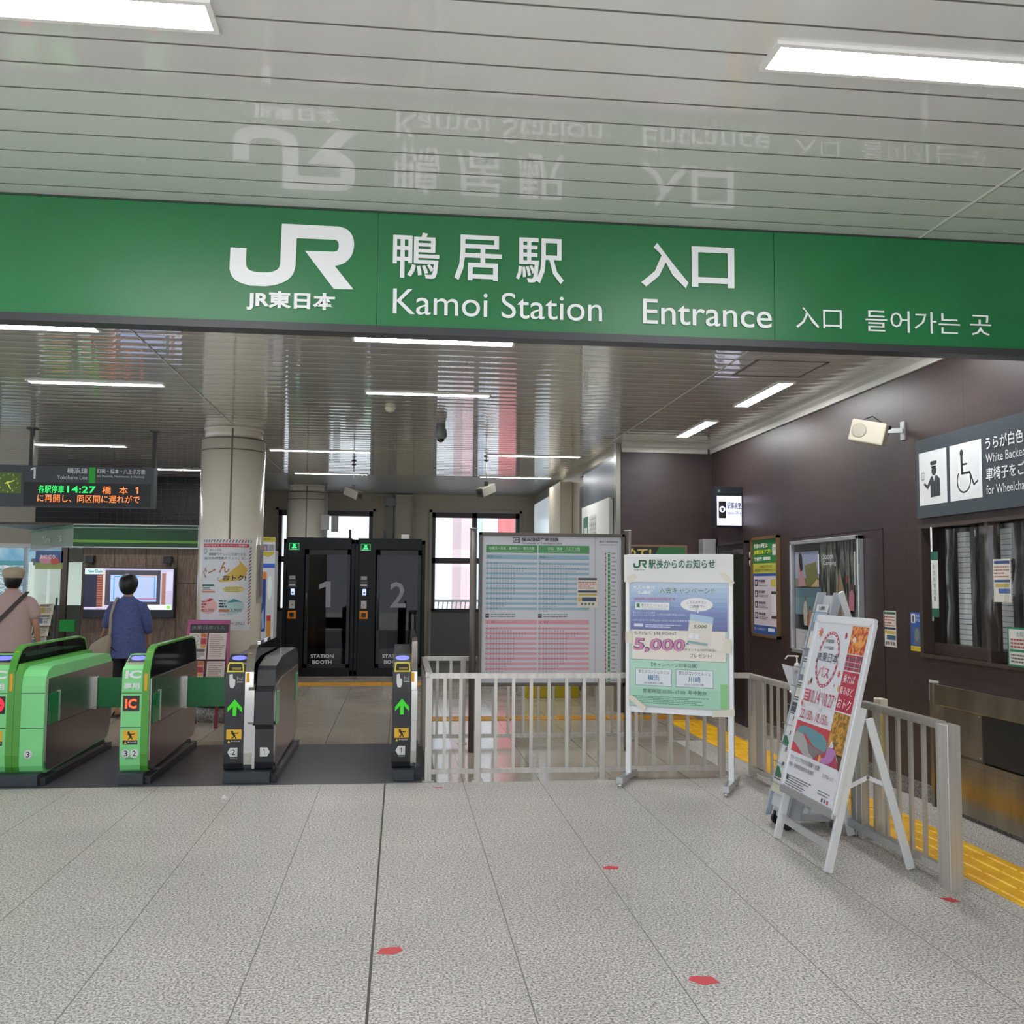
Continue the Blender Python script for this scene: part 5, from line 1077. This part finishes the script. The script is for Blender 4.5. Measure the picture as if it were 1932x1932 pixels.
p = Print((-6.3, 13.498, 2.22), (1, 0, 0), (0, 0, -1)); q = mat('#e2e0ff', .4, emit=.75); p.rect(0, .06, .89, .34, q); p.text('待合室', .35, .10, .12, '#55507c', w=.42, bold=.01); p.text('Waiting Room', .35, .25, .045, '#8884b8', w=.42); p.build('screen', t)

# ------------------------------------------------------------------ kiosk
WOOD = noise_mat('walnut_boards', '#5b4a40', '#7d6a5c', 14, .5, 0, (6, 1, .5), .35, .65)
KG = mat('#0f4021', .4); t = thing('kiosk', 'small shop with dark green fascia and walnut board front left of the column', 'kiosk', (-3.7, 15, 0))
mb = MB(); mb.box(-4.34, -2.70, 14.05, 14.2, 0, 2.0, WOOD)
for x in (-4.34, -3.92, -3.5, -3.08): mb.box(x-.003, x+.003, 14.045, 14.05, 0, 2.0, mat('#3a2d26', .6))
mb.box(-3.12, -2.7, 14.044, 14.05, 1.5, 1.505, mat('#3a2d26', .6)); mb.build('board_front', t)
mb = MB(); mb.box(-4.46, -2.80, 14.0, 14.3, 1.99, 2.29, KG); mb.box(-4.46, -2.80, 13.993, 14.0, 2.05, 2.085, mat('#5f8f2c', .4)); mb.box(-4.46, -2.80, 13.99, 14.0, 2.25, 2.256, mat('#a9b3ab', .4)); mb.box(-4.46, -2.79, 13.985, 14.3, 1.98, 1.992, ALUG); mb.box(-4.46, -2.79, 13.985, 14.3, 2.29, 2.30, ALUG); mb.box(-2.80, -2.79, 13.985, 14.3, 1.98, 2.3, ALUG); mb.build('fascia', t)
sd = MB(); A_, B_ = Vector((-4.46, 14.0, 0)), Vector((-5.73, 16.0, 0)); TG = mat('#7f9c8c', .2, coat=.6)
sd.poly([(A_.x, A_.y, 1.985), (B_.x, B_.y, 1.985), (B_.x, B_.y, 2.29), (A_.x, A_.y, 2.29)], TG); sd.bar(A_ + Vector((0, 0, 1.985)), B_ + Vector((0, 0, 1.985)), .04, .02, ALUG).bar(A_ + Vector((0, 0, 2.27)), B_ + Vector((0, 0, 2.27)), .02, .03, mat('#4f8a66', .3)); sf = sd.build('side_fascia', t)
d = (A_ - B_).normalized(); p = Print(B_ + Vector((0, 0, 2.29)), d, (0, 0, -1), Vector((-d.y, d.x, 0)) * (-1 if Vector((-d.y, d.x, 0)).y > 0 else 1)); p.text('New', .75, .10, .12, '#dfe6e2', w=.46, k=6); p.text('s', 1.65, .13, .085, '#dfe6e2', w=.14, k=6); p.build('lettering', sf)
for i in range(2):
    xa_ = -4.62 - i * .5; ya_ = 14.25 + i * .75
    f = MB().bar((xa_, ya_, 0), (xa_, ya_, 1.98), .06, .06, BROWNF).bar((xa_-.45, ya_+.7, 0), (xa_-.45, ya_+.7, 1.98), .05, .05, BROWNF).bar((xa_, ya_, 1.8), (xa_-.45, ya_+.7, 1.8), .06, .1, mat('#55585a', .4)).build('door_frame', t)
    MB().bar((xa_-.03, ya_+.06, .95), (xa_-.42, ya_+.64, .95), .01, 1.6, SHEET).build('glass_door', f)
MB().box(-4.64, -4.56, 14.1, 14.16, .0, 1.98, BROWNF).box(-4.62, -4.42, 14.06, 14.10, .83, .99, mat('#1f8a3a', .4, emit=.1)).build('entry_post', t)
MB().box(-5.6, -4.3, 15.6, 15.7, 1.15, 1.8, mat('#cfe0d6', .5, emit=.6)).box(-5.6, -2.9, 17.0, 17.1, 0, 2.2, mat('#7c7a72', .6)).box(-2.9, -2.75, 14.2, 17, 0, 2.25, WOOD).box(-5.7, -2.75, 14.3, 17, 2.3, 2.33, BROWNF).build('lit_interior', t)
GR = mat('#1d1d20', .6); mb = MB(); mb.box(-6.0, -2.6, 16.9, 16.95, 2.3, CZ, GR); gl_ = mat('#4a4744', .5)
for k in range(24): mb.box(-5.0 + k*.1, -4.994 + k*.1, 16.88, 16.9, 2.3, CZ, gl_)
for k in range(9): mb.box(-6.0, -2.6, 16.88, 16.9, 2.35 + k*.1, 2.356 + k*.1, gl_)
mb.build('dark_grille', t)
p = Print((-4.98, 14.1, 1.93), (1, 0, 0), (0, 0, -1)); p.rect(0, 0, .36, .25, '#4a5f8a', 0); p.rect(0, .16, .36, .25, '#8a9a5a', 1); p.ell(.14, .12, .09, .06, '#c58a9a', 2); p.ell(.26, .14, .06, .05, '#b5544a', 3); p.text('おにぎり', .06, .05, .06, '#e9dde2', w=.2, bold=.03, k=4)
tag(p.build('hanging_poster'), 'small colourful poster hanging under the pale end of the shop fascia', 'poster')
# television
t = thing('television', 'large wall television showing a studio scene on the walnut kiosk front', 'television', (-3.7, 14, 1.36))
MB().box(-4.30, -3.09, 13.97, 14.045, 1.02, 1.71, BLK, .004).build('bezel', t)
p = Print((-4.28, 13.969, 1.695), (1, 0, 0), (0, 0, -1), emit=.75); E_ = .75
p.rect(0, 0, 1.17, .56, '#b9b4cf'); p.rect(0, .06, .16, .54, '#1f2438', 2); p.rect(.0, .0, .24, .08, '#cfe0d8', 3); p.text('New Days', .03, .015, .055, '#2a7a9a', w=.2, bold=.04, k=4)
for k in range(14): p.rect(.165, .1+k*.032, .235, .118+k*.032, '#a0604c', 3)
p.rect(.16, .08, .24, .55, '#5c3a38', 2); p.rect(.24, .04, .27, .55, '#d9b9b4', 3); p.rect(.27, .02, 1.0, .5, '#3c3d48', 3); p.rect(.34, .09, .95, .45, '#a9b9ea', 4); p.frame(.38, .1, .93, .42, .014, '#3fa0d0', 5); p.rect(.72, .09, .95, .105, '#e8a090', 6); p.rect(.7, .405, .95, .415, '#d04a5a', 6); p.rect(1.02, .06, 1.07, .5, '#9a6a5c', 3); p.rect(1.08, .04, 1.16, .3, '#c9c6ee', 3)
p.rect(.84, .49, 1.15, .56, '#eef2ee', 6); p.text('イズビジョン', .86, .51, .03, '#40506a', w=.2, k=7); p.rect(1.09, .5, 1.14, .55, '#8fd06a', 7); p.rect(0, .525, .38, .545, '#cfc0e0', 5); p.rect(0, .56, 1.17, .66, '#12161f', 2); p.text('ザ', .32, .565, .05, '#e8e8f0', w=.05, k=4)
p.build('screen', t)
for x, lb_ in ((-4.22, 'black speaker above the left end of the television'), (-3.19, 'black speaker above the right end of the television')):
    s_ = MB().box(x-.055, x+.055, 13.92, 14.04, 1.77, 1.87, BLK, .006).box(x-.02, x+.02, 14.0, 14.05, 1.74, 1.78, BLK).build('tv_speaker'); tag(s_, lb_, 'speaker', 'speakers above the television')
# newspaper rack
t = thing('newspaper_rack', 'wire rack stacked with newspapers at the shop entrance', 'newspaper rack', (-4.7, 13.6, 0))
mb = MB()
for x in (-4.93, -4.47): mb.bar((x, 13.32, 0), (x, 13.475, 1.3), .02, .02, BLK)
for k in range(7): mb.bar((-4.93, 13.335 + k*.021, .15+k*.17), (-4.47, 13.335+k*.021, .15+k*.17), .012, .05, BLK)
mb.build('wire_frame', t)
R = random.Random(8); names_ = ['top', 'second', 'third', 'fourth', 'fifth']
for r in range(5):
    for c_ in range(2):
        z = 1.22 - r * .135; x = -4.78 - r*.02 + c_ * .2
        p = Print((x - .09, 13.44 - r * .015, z), (1, 0, .05 * (c_ - .5)), (0, -.25, -1), (0, -1, .25), dz=.002)
        p.rect(0, 0, .18, .15, ('#c9c6bf', '#bfb7a2')[(r + c_) % 2], 0); p.rect(.01, .05, .08, .12, ('#5f6d80', '#a08a4a', '#7a4a50')[R.randint(0, 2)], 1); lines_of_text(p, .01, .01, .17, 2, .015, '#444', h=.009, seed=r*2+c_); lines_of_text(p, .09, .055, .17, 4, .018, '#777', h=.006, seed=r)
        o = p.build('newspaper'); m_ = o.modifiers.new('t', 'SOLIDIFY'); m_.thickness = .01
        tag(o, 'folded newspaper in the %s row of the rack, %s stack' % (names_[r], ('outer', 'inner')[c_]), 'newspaper', 'newspapers in the entrance rack')
# pink brochure stand by the column
t = thing('brochure_stand', 'pink A-shaped brochure stand in front of the large cream column', 'brochure stand', (-2.05, 10.8, 0))
PK = mat('#a8487c', .4); DR = mat('#6a1a2a', .4); mb = MB()
for s_ in (-1, 1):
    mb.bar((-2.03 + s_*.235, 10.70, .38), (-2.03 + s_*.20, 10.86, 1.10), .03, .02, PK, up=(0, 1, 0)); mb.bar((-2.03 + s_*.13, 10.68, 0), (-2.03 + s_*.13, 10.75, .5), .035, .03, DR, up=(0, 1, 0))
    mb.bar((-2.03+s_*.16, 11.06, 0), (-2.03+s_*.2, 10.88, 1.1), .03, .02, DR, up=(0, 1, 0))
mb.bar((-2.25, 10.86, 1.10), (-1.81, 10.86, 1.10), .02, .045, PK); mb.build('frame', t)
sl = Vector((0, -.16, -.72)).normalized(); nn = Vector((0, -.72, .16)).normalized()
MB().bar((-2.03, 10.72, .42), (-2.03, 10.86, 1.08), .42, .012, DR, up=(0, 1, 0)).build('back_board', t)
p = Print(Vector((-2.22, 10.845, 1.075)), (1, 0, 0), sl, nn, dz=.002); p.rect(0, 0, .40, .085, '#17181c', 3); p.text('JR東日本パス', .015, .012, .05, '#7f8288', w=.34, k=5); p.build('header', t)
for r in range(2):
    for c_ in range(2):
        p = Print(Vector((-2.22, 10.845, 1.075)) + sl * (.095 + r * .30) + nn * .012, (1, 0, 0), sl, nn, dz=.0015); x = c_ * .20 - r*.015 * (1 - c_)
        p.rect(x, 0, x+.185, .28, '#c9c0bc', 0)
        if c_ == 0: p.ring(x+.06, .06, .042, .042, .005, '#555', 1); p.rect(x+.12, .005, x+.18, .05, '#b8602c'); p.rect(x+.12, .055, x+.18, .12, '#a82c40'); p.rect(x+.02, .17, x+.17, .2, '#5a4550'); p.ell(x+.15, .14, .03, .018, '#c98a3a', 2); lines_of_text(p, x+.01, .12, x+.11, 2, .02, '#777', h=.007); lines_of_text(p, x+.02, .21, x+.17, 3, .02, '#778', h=.008)
        else: lines_of_text(p, x+.015, .02, x+.17, 11, .022, '#a8706a', h=.008, seed=r)
        o = p.build('brochure'); m_ = o.modifiers.new('t', 'SOLIDIFY'); m_.thickness = .004; m_.offset = -1
        tag(o, '%s brochure in the %s row of the pink stand' % (('round-logo', 'plain text')[c_], ('upper', 'lower')[r]), 'brochure', 'brochures in the pink stand')
# things between the column and booth 1
t = thing('photo_booth', 'white and blue identity photo machine behind the large column', 'photo booth', (-1.95, 14.6, 0))
MB().box(-2.2, -1.80, 14.4, 14.75, 0, 1.98, mat('#c9ccd2', .4)).build('cabinet', t)
p = Print((-2.07, 14.398, 2.17), (1, 0, 0), (0, 0, -1), sx=.64); p.rect(.13, 0, .42, .30, '#c9ccd0', 0); p.rect(.13, 0, .42, .07, '#b5a83a', 1); p.text('証明写真データ', .15, .015, .03, '#3a3a20', w=.25); p.rect(.15, .105, .26, .20, '#5f6f94', 1); p.ell(.205, .16, .025, .033, '#b98a7c', 2); p.rect(.27, .105, .40, .2, '#8a8c92', 1); p.poly([(.13, .21), (.40, .21), (.40, .24), (.27, .29), (.13, .25)], '#b5a83a', 2); p.rect(.13, .38, .42, .44, '#2f5fc0', 1); p.rect(.13, .50, .25, .60, '#d0742a', 1); p.rect(.12, .60, .24, 1.35, '#1c3f8c', 1); p.poly([(.15, 1.1), (.2, 1.02), (.22, 1.3), (.17, 1.32)], '#8fa6d0', 2); p.ell(.32, .72, .05, .17, '#e3eef0', 1); p.rect(.27, 1.12, .36, 1.2, '#b5303a', 1); p.rect(.27, 1.2, .36, 1.6, '#c9872c', 1)
p.build('decals', t)
# yellow bin / bench by the side wall
tag(MB().box(1.7, 2.42, 13.2, 13.6, 0, .5, mat('#b8a41c', .5), .01).box(2.05, 2.07, 13.19, 13.2, 0, .5, mat('#6f6210', .6)).build('yellow_box'), 'low yellow box on the hall floor behind the timetable board', 'box')
p = Print((2.68, 11.695, 2.02), (1, 0, 0), (0, 0, -1)); p.rect(0, 0, .80, .95, '#7a5f42', 0); p.rect(.025, .025, .775, .93, '#2c6a40', 1); p.poly([(.025, .025), (.45, .025), (.3, .3), (.025, .3)], '#20241f', 2); p.text('めて!', .03, .045, .10, '#cdb45a', w=.32, bold=.03)
tag(p.build('wall_poster'), 'green and black poster on the brown recess wall half hidden by the notice stand', 'poster')

# ------------------------------------------------------------------ suspended speakers
def hang(x, y, ang, label):
    t = thing('hanging_speaker', label, 'speaker', (x, y, 2.8), 0, 'speakers hung on rods above the booths')
    MB().tube((x, y, 2.88), (x, y, CZ), .008, ALUG, 8).tube((x, y, 3.2), (x, y, 3.22), .03, BLK, 12).lathe([(.035, 0), (.035, -.012)], (x, y, CZ), BLK, 12).box(x-.025, x+.025, y-.02, y+.02, 2.86, 2.92, BLK).build('rod', t)
    X_ = Matrix.Translation((x, y, 2.80)) @ Matrix.Rotation(math.radians(ang), 4, 'Z') @ Matrix.Rotation(math.radians(18), 4, 'X')
    c = MB().box(-.055, .055, -.16, .16, -.06, .06, mat('#77736a', .5), .006).box(-.05, .05, -.162, -.158, -.055, .055, mat('#4a473f', .5)).build('cabinet', t, X_)
    MB().tube((0, -.163, 0), (0, -.168, 0), .028, BLK).build('cone', c, X_)
hang(-.69, 14.1, 40, 'box speaker on a rod turned right, above the gap between booths'); hang(1.14, 13.3, -40, 'box speaker on a rod turned left, above the rear window')
tag(MB().box(-1.42, -1.28, 17.6, 17.7, 2.45, 2.72, mat('#a9aaa8', .4), .004).box(-1.24, -1.12, 17.6, 17.7, 2.42, 2.7, mat('#8d8f90', .4), .004).tube((-1.35, 17.65, 0), (-1.35, 17.65, CZ), .02, mat('#9a9a96', .4)).build('junction_box'), 'grey junction boxes on a pipe beside the column behind booth 1', 'junction box')

# ------------------------------------------------------------------ litter and tape on the floor
def tape(x, y, pts, label):
    o = MB().prism([(x + a, y + b) for a, b in pts], 'z', .0006, .0014, mat('#d23c46', .5)).build('tape_mark'); tag(o, label, 'tape', 'red tape marks on the paving')
tape(-.026, 4.275, [(-.05, -.03), (.02, -.045), (.06, .0), (.045, .04), (-.03, .03)], 'worn red tape mark beside the dark floor joint')
tape(1.167, 5.383, [(-.05, 0), (-.01, .035), (.045, .01), (.03, -.03), (-.03, -.03)], 'small red tape mark in the middle of the paving, before the notice stand')
tape(1.199, 3.852, [(-.055, .01), (-.03, .045), (.05, .03), (.06, -.03), (-.01, -.045)], 'largest red tape mark, closest to the viewer')
tape(2.735, 4.70, [(-.045, .03), (.01, .03), (.03, -.035), (-.025, -.035)], 'faded pink-red tape mark beside the wide railing post')
tape(.307, 7.545, [(-.03, -.012), (.03, -.012), (.03, .012), (-.03, .012)], 'tiny red tape mark before the railing corner')
tag(MB().lathe([(.035, 0), (.02, .012), (.004, .028)], (-1.227, 7.28, 0), mat('#d8d6d0', .6), 3).build('paper_scrap'), 'tiny folded white paper scrap on the paving before the gates', 'litter')

# ------------------------------------------------------------------ people
def skin(name, nodes_, edges_, m, parent=None, sub=2, root=0, X=None):
    me = bpy.data.meshes.new(name); me.from_pydata([Vector(n[0]) for n in nodes_], edges_, []); me.materials.append(m)
    o = bpy.data.objects.new(name, me); COL.objects.link(o)
    s_ = o.modifiers.new('skin', 'SKIN'); s_.use_smooth_shade = True
    for v, n in zip(me.skin_vertices[0].data, nodes_): v.radius = n[1] if isinstance(n[1], tuple) else (n[1], n[1])
    me.skin_vertices[0].data[root].use_root = True
    u = o.modifiers.new('sub', 'SUBSURF'); u.levels = sub; u.render_levels = sub
    dg = bpy.context.evaluated_depsgraph_get(); nm = bpy.data.meshes.new_from_object(o.evaluated_get(dg)); nm.name = name
    o.modifiers.clear(); o.data = nm; bpy.data.meshes.remove(me)
    if X is not None: nm.transform(X)
    if parent is not None: o.parent = parent; o.matrix_parent_inverse = parent.matrix_world.inverted()
    return o
def chain(nodes_, edges_, start, pts):
    p_ = start
    for q in pts: nodes_.append(q); edges_.append((p_, len(nodes_)-1)); p_ = len(nodes_)-1
    return p_
def hand(nodes_, edges_, wrist, W, d, side_v, n_):
    """palm, four fingers and a thumb; d = pointing direction, side_v = towards the thumb, n_ = curl direction"""
    d, side_v, n_ = Vector(d).normalized(), Vector(side_v).normalized(), Vector(n_).normalized(); W = Vector(W)
    nodes_.append((W + d * .045, (.03, .016))); edges_.append((wrist, len(nodes_)-1)); pc = len(nodes_)-1
    for k, ln in enumerate((.068, .076, .070, .055)):
        b_ = W + d * .075 + side_v * (.027 - k * .018)
        chain(nodes_, edges_, pc, [(b_, .0095), (b_ + d * ln * .45 + n_ * .006, .0085), (b_ + d * ln * .8 + n_ * .022, .0078), (b_ + d * ln * .95 + n_ * .038, .007)])
    b_ = W + d * .025 + side_v * .032
    chain(nodes_, edges_, pc, [(b_, .012), (b_ + side_v * .022 + d * .022, .010), (b_ + side_v * .03 + d * .046 + n_ * .01, .0085)])
def person(x, y, rz, s_, label, la, ra, skin_m, build=1.0):
    """la / ra: elbow and wrist positions (local, facing +y)"""
    X = Matrix.Translation((x, y, 0)) @ Matrix.Rotation(rz, 4, 'Z') @ Matrix.Scale(s_, 4)
    n = [((0, 0, .90), (.15*build, .105))]; e = []
    ch = chain(n, e, 0, [((0, -.005, 1.05), (.125*build, .09)), ((0, .0, 1.22), (.145*build, .10)), ((0, -.01, 1.34), (.13*build, .085)), ((0, -.015, 1.41), (.06, .055)), ((0, .0, 1.465), (.05, .052)), ((0, .012, 1.53), (.066, .082)), ((0, .01, 1.60), (.074, .092)), ((0, 0, 1.66), (.05, .06))])
    for sg_, (el, wr, hd, sv, cn) in ((-1, la), (1, ra)):
        sh = ((sg_*.155*build, -.01, 1.335), (.043, .043)); k = chain(n, e, 3, [sh, (Vector(el).lerp(Vector(sh[0]), .5), .043), (el, .037), (Vector(el).lerp(Vector(wr), .5), .033), (wr, (.025, .021))])
        hand(n, e, k, wr, hd, sv, cn)
    for sg_ in (-1, 1):
        chain(n, e, 0, [((sg_*.085, 0, .82), (.085, .085)), ((sg_*.09, .01, .66), .07), ((sg_*.09, .005, .47), .052), ((sg_*.09, -.02, .30), .05), ((sg_*.09, -.02, .10), .034), ((sg_*.09, -.015, .045), .034), ((sg_*.095, .07, .028), (.034, .024)), ((sg_*.10, .15, .022), (.03, .018))])
    body = skin('person', n, e, skin_m, None, 2, 0, X); tag(body, label, 'person')
    # face: nose, ears, eyes, mouth joined into the head parts
    f = MB(); f.lathe([(.014, -.03), (.013, -.01), (.006, .02)], (0, .115, 1.575), skin_m, 10)
    for sg_ in (-1, 1): f.lathe([(.006, -.03), (.012, -.01), (.013, .015), (.006, .03)], (sg_*.078, .0, 1.575), skin_m, 10, .7, 1.6)
    f.build('ears_and_nose', body, X)
    f = MB()
    for sg_ in (-1, 1): f.lathe([(.004, -.006), (.009, 0), (.004, .006)], (sg_*.03, .094, 1.605), mat('#22201f', .3), 10)
    f.build('eyes', body, X); MB().box(-.022, .022, .088, .1, 1.525, 1.531, mat('#9a5a52', .5)).build('mouth', body, X)
    return body, X
def loft(name, rings, m, parent, X, seg=28, close=True):
    """rings: (cx, cy, z, rx, ry)"""
    mb = MB(); R_ = []
    for cx, cy, z, rx, ry in rings: R_.append([mb.bm.verts.new((cx + rx*math.cos(2*math.pi*k/seg), cy + ry*math.sin(2*math.pi*k/seg), z)) for k in range(seg)])
    F = []
    for A_, B_ in zip(R_, R_[1:]):
        for k in range(seg): F.append(mb.bm.faces.new((A_[k], A_[(k+1) % seg], B_[(k+1) % seg], B_[k])))
    if close: F.append(mb.bm.faces.new(R_[-1]))
    mb._fin(F, m, True); bmesh.ops.recalc_face_normals(mb.bm, faces=F)
    return mb.build(name, parent, X)
SKN = mat('#b58a70', .5); HAIR = mat('#0f0e10', .45)
# woman in the blue tunic
BLU = noise_mat('blue_cotton', '#4b5488', '#545e94', 40, .8)
la = ((-.24, .03, 1.13), (-.30, .12, 1.0), (-.3, .6, -.35), (.5, .5, .5), (.4, 0, -.6)); ra = ((.225, .02, 1.10), (.22, .13, .92), (0, .3, -1), (-.4, .8, 0), (-1, 0, 0))
b, X = person(-3.07, 11.6, 0, .945, 'person with short black hair in a blue tunic, watching the wall television', la, ra, SKN)
loft('hair', [(0, -.03, 1.455, .03, .025), (0, -.03, 1.47, .062, .055), (0, -.028, 1.50, .085, .082), (0, -.025, 1.55, .105, .105), (0, -.02, 1.60, .11, .112), (0, -.015, 1.65, .098, .102), (0, -.01, 1.69, .068, .07), (0, -.01, 1.708, .025, .027)], HAIR, b, X)
loft('tunic', [(0, 0, .705, .235, .165), (0, 0, .80, .225, .16), (0, 0, .95, .205, .15), (0, 0, 1.08, .185, .135), (0, 0, 1.22, .185, .13), (0, -.005, 1.32, .185, .115), (0, -.01, 1.375, .15, .09), (0, -.012, 1.415, .085, .07), (0, -.012, 1.435, .065, .06)], BLU, b, X)
skin('sleeves', [((-.07, -.01, 1.33), .06), ((-.15, -.01, 1.33), .074), ((-.20, .0, 1.25), .068), (la[0], .064), ((-.275, .08, 1.055), .056)], [(0, 1), (1, 2), (2, 3), (3, 4)], BLU, b, 2, 0, X)
skin('sleeves', [((.07, -.01, 1.33), .06), ((.15, -.01, 1.33), .074), ((.2, .0, 1.25), .068), (ra[0], .062), ((.222, .09, .99), .054)], [(0, 1), (1, 2), (2, 3), (3, 4)], BLU, b, 2, 0, X)
skin('trousers', [((0, 0, .88), (.15, .11)), ((-.09, 0, .78), .105), ((-.095, .0, .5), .08), ((-.095, -.01, .22), .07), ((.09, 0, .78), .105), ((.095, .0, .5), .08), ((.095, -.01, .22), .07)], [(0, 1), (1, 2), (2, 3), (0, 4), (4, 5), (5, 6)], mat('#131316', .8), b, 2, 0, X)
mb = MB()
for s_ in (-1, 1): mb.prism([(s_*.095-.045, -.07), (s_*.095+.045, -.07), (s_*.105+.05, .12), (s_*.105+.02, .19), (s_*.105-.03, .19), (s_*.105-.045, .12)], 'z', 0, .018, BLK); mb.bar((s_*.1-.05, .09, .02), (s_*.1, .09, .06), .03, .006, BLK).bar((s_*.1, .09, .06), (s_*.1+.05, .09, .02), .03, .006, BLK).bar((s_*.095-.04, -.04, .015), (s_*.095, -.065, .075), .02, .006, BLK)
mb.build('sandals', b, X)
t = thing('shoulder_bag', 'beige slouchy bag hanging from the shoulder of the person in blue', 'bag', (-3.30, 11.5, .8))
Xb = Matrix.Translation((-3.07, 11.6, 0)) @ Matrix.Scale(.945, 4); LT = mat('#a39684', .6)
mb = MB(); seg = [(-.42, .70), (-.36, .66), (-.26, .655), (-.17, .70), (-.145, .80), (-.14, .90), (-.155, .995), (-.2, .975), (-.30, .92), (-.37, .87), (-.41, .78)]
nn_ = len(seg); c_ = (-.28, .82); layers = []
for yy, sc in ((-.20, .55), (-.175, .85), (-.14, 1.0), (-.10, 1.0), (-.06, .88), (-.035, .55)): layers.append([mb.bm.verts.new((c_[0] + (a-c_[0])*sc, yy, c_[1] + (z-c_[1])*sc)) for a, z in seg])
F = [mb.bm.faces.new(layers[0]), mb.bm.faces.new(layers[-1][::-1])]
for A_, B_ in zip(layers, layers[1:]):
    for k in range(nn_): F.append(mb.bm.faces.new((A_[k], B_[k], B_[(k+1) % nn_], A_[(k+1) % nn_])))
mb._fin(F, LT, True); bmesh.ops.recalc_face_normals(mb.bm, faces=F); mb.build('pouch', t, Xb)
MB().bar((-.16, -.145, .98), (-.155, -.15, 1.22), .03, .006, LT, up=(0, 1, 0)).bar((-.155, -.15, 1.22), (-.125, -.125, 1.36), .03, .006, LT, up=(0, 1, 0)).bar((-.125, -.125, 1.36), (-.12, -.02, 1.425), .03, .006, LT, up=(0, 0, 1)).bar((-.12, -.02, 1.425), (-.125, .11, 1.33), .03, .006, LT, up=(0, 0, 1)).build('strap', t, Xb)
# man in the cap
SHP = mat('#b79c98', .8)
la = ((-.26, .08, 1.12), (-.20, .28, 1.22), (.1, .6, .8), (.6, -.3, .2), (0, 1, 0)); ra = ((.25, .0, 1.08), (.245, .10, .86), (0, .25, -1), (-.4, .8, 0), (-1, 0, 0))
b, X = person(-4.06, 10.9, 0, .985, 'person in a pale pink shirt and beige flat cap at the left edge', la, ra, SKN, 1.08)
loft('hair', [(0, -.02, 1.47, .055, .05), (0, -.02, 1.50, .075, .08), (0, -.015, 1.55, .088, .10), (0, -.01, 1.60, .092, .108)], HAIR, b, X)
loft('cap', [(0, -.01, 1.578, .097, .112), (0, -.01, 1.60, .103, .118), (0, -.01, 1.635, .112, .125), (0, 0, 1.665, .105, .118), (0, 0, 1.688, .07, .08), (0, 0, 1.695, .02, .03)], mat('#b0a08a', .8), b, X)
loft('shirt', [(0, 0, .80, .205, .145), (0, 0, .86, .212, .15), (0, 0, 1.0, .20, .14), (0, 0, 1.15, .205, .14), (0, -.005, 1.28, .215, .135), (0, -.008, 1.36, .18, .105), (0, -.01, 1.41, .10, .08), (0, -.01, 1.45, .066, .066)], SHP, b, X)
skin('sleeves', [((-.08, -.01, 1.33), .065), ((-.17, -.01, 1.335), .08), ((-.215, .02, 1.26), .077), ((-.25, .06, 1.15), .07)], [(0, 1), (1, 2), (2, 3)], SHP, b, 2, 0, X)
skin('sleeves', [((.08, -.01, 1.33), .065), ((.17, -.01, 1.335), .08), ((.215, .0, 1.26), .077), ((.245, .0, 1.12), .068)], [(0, 1), (1, 2), (2, 3)], SHP, b, 2, 0, X)
skin('trousers', [((0, 0, .86), (.155, .11)), ((-.09, 0, .76), .1), ((-.095, .0, .5), .08), ((-.095, -.01, .12), .065), ((.09, 0, .76), .1), ((.095, .0, .5), .08), ((.095, -.01, .12), .065)], [(0, 1), (1, 2), (2, 3), (0, 4), (4, 5), (5, 6)], mat('#15171d', .8), b, 2, 0, X)
mb = MB()
for s_ in (-1, 1): mb.prism([(s_*.095-.05, -.09), (s_*.095+.05, -.09), (s_*.105+.055, .12), (s_*.105+.02, .20), (s_*.105-.03, .20), (s_*.105-.05, .12)], 'z', 0, .075, BLK)
mb.build('shoes', b, X)
t = thing('strap_bag', 'dark cross-body strap bag worn by the person in the beige cap', 'bag', (-4.06, 10.8, 1.1))
Xm = Matrix.Translation((-4.06, 10.9, 0)) @ Matrix.Scale(.985, 4); ST = mat('#3a2c2c', .5)
MB().bar((.14, -.12, 1.375), (.03, -.155, 1.24), .04, .008, ST, up=(0, 1, 0)).bar((.03, -.155, 1.24), (-.18, -.155, 1.02), .04, .008, ST, up=(0, 1, 0)).bar((.14, -.12, 1.375), (.15, 0, 1.43), .04, .008, ST).bar((-.18, -.155, 1.02), (-.24, -.08, .95), .04, .008, ST, up=(0, 1, 0)).build('strap', t, Xm)
MB().box(-.34, -.24, -.12, .14, .74, .95, ST, .02).build('pouch', t, Xm)
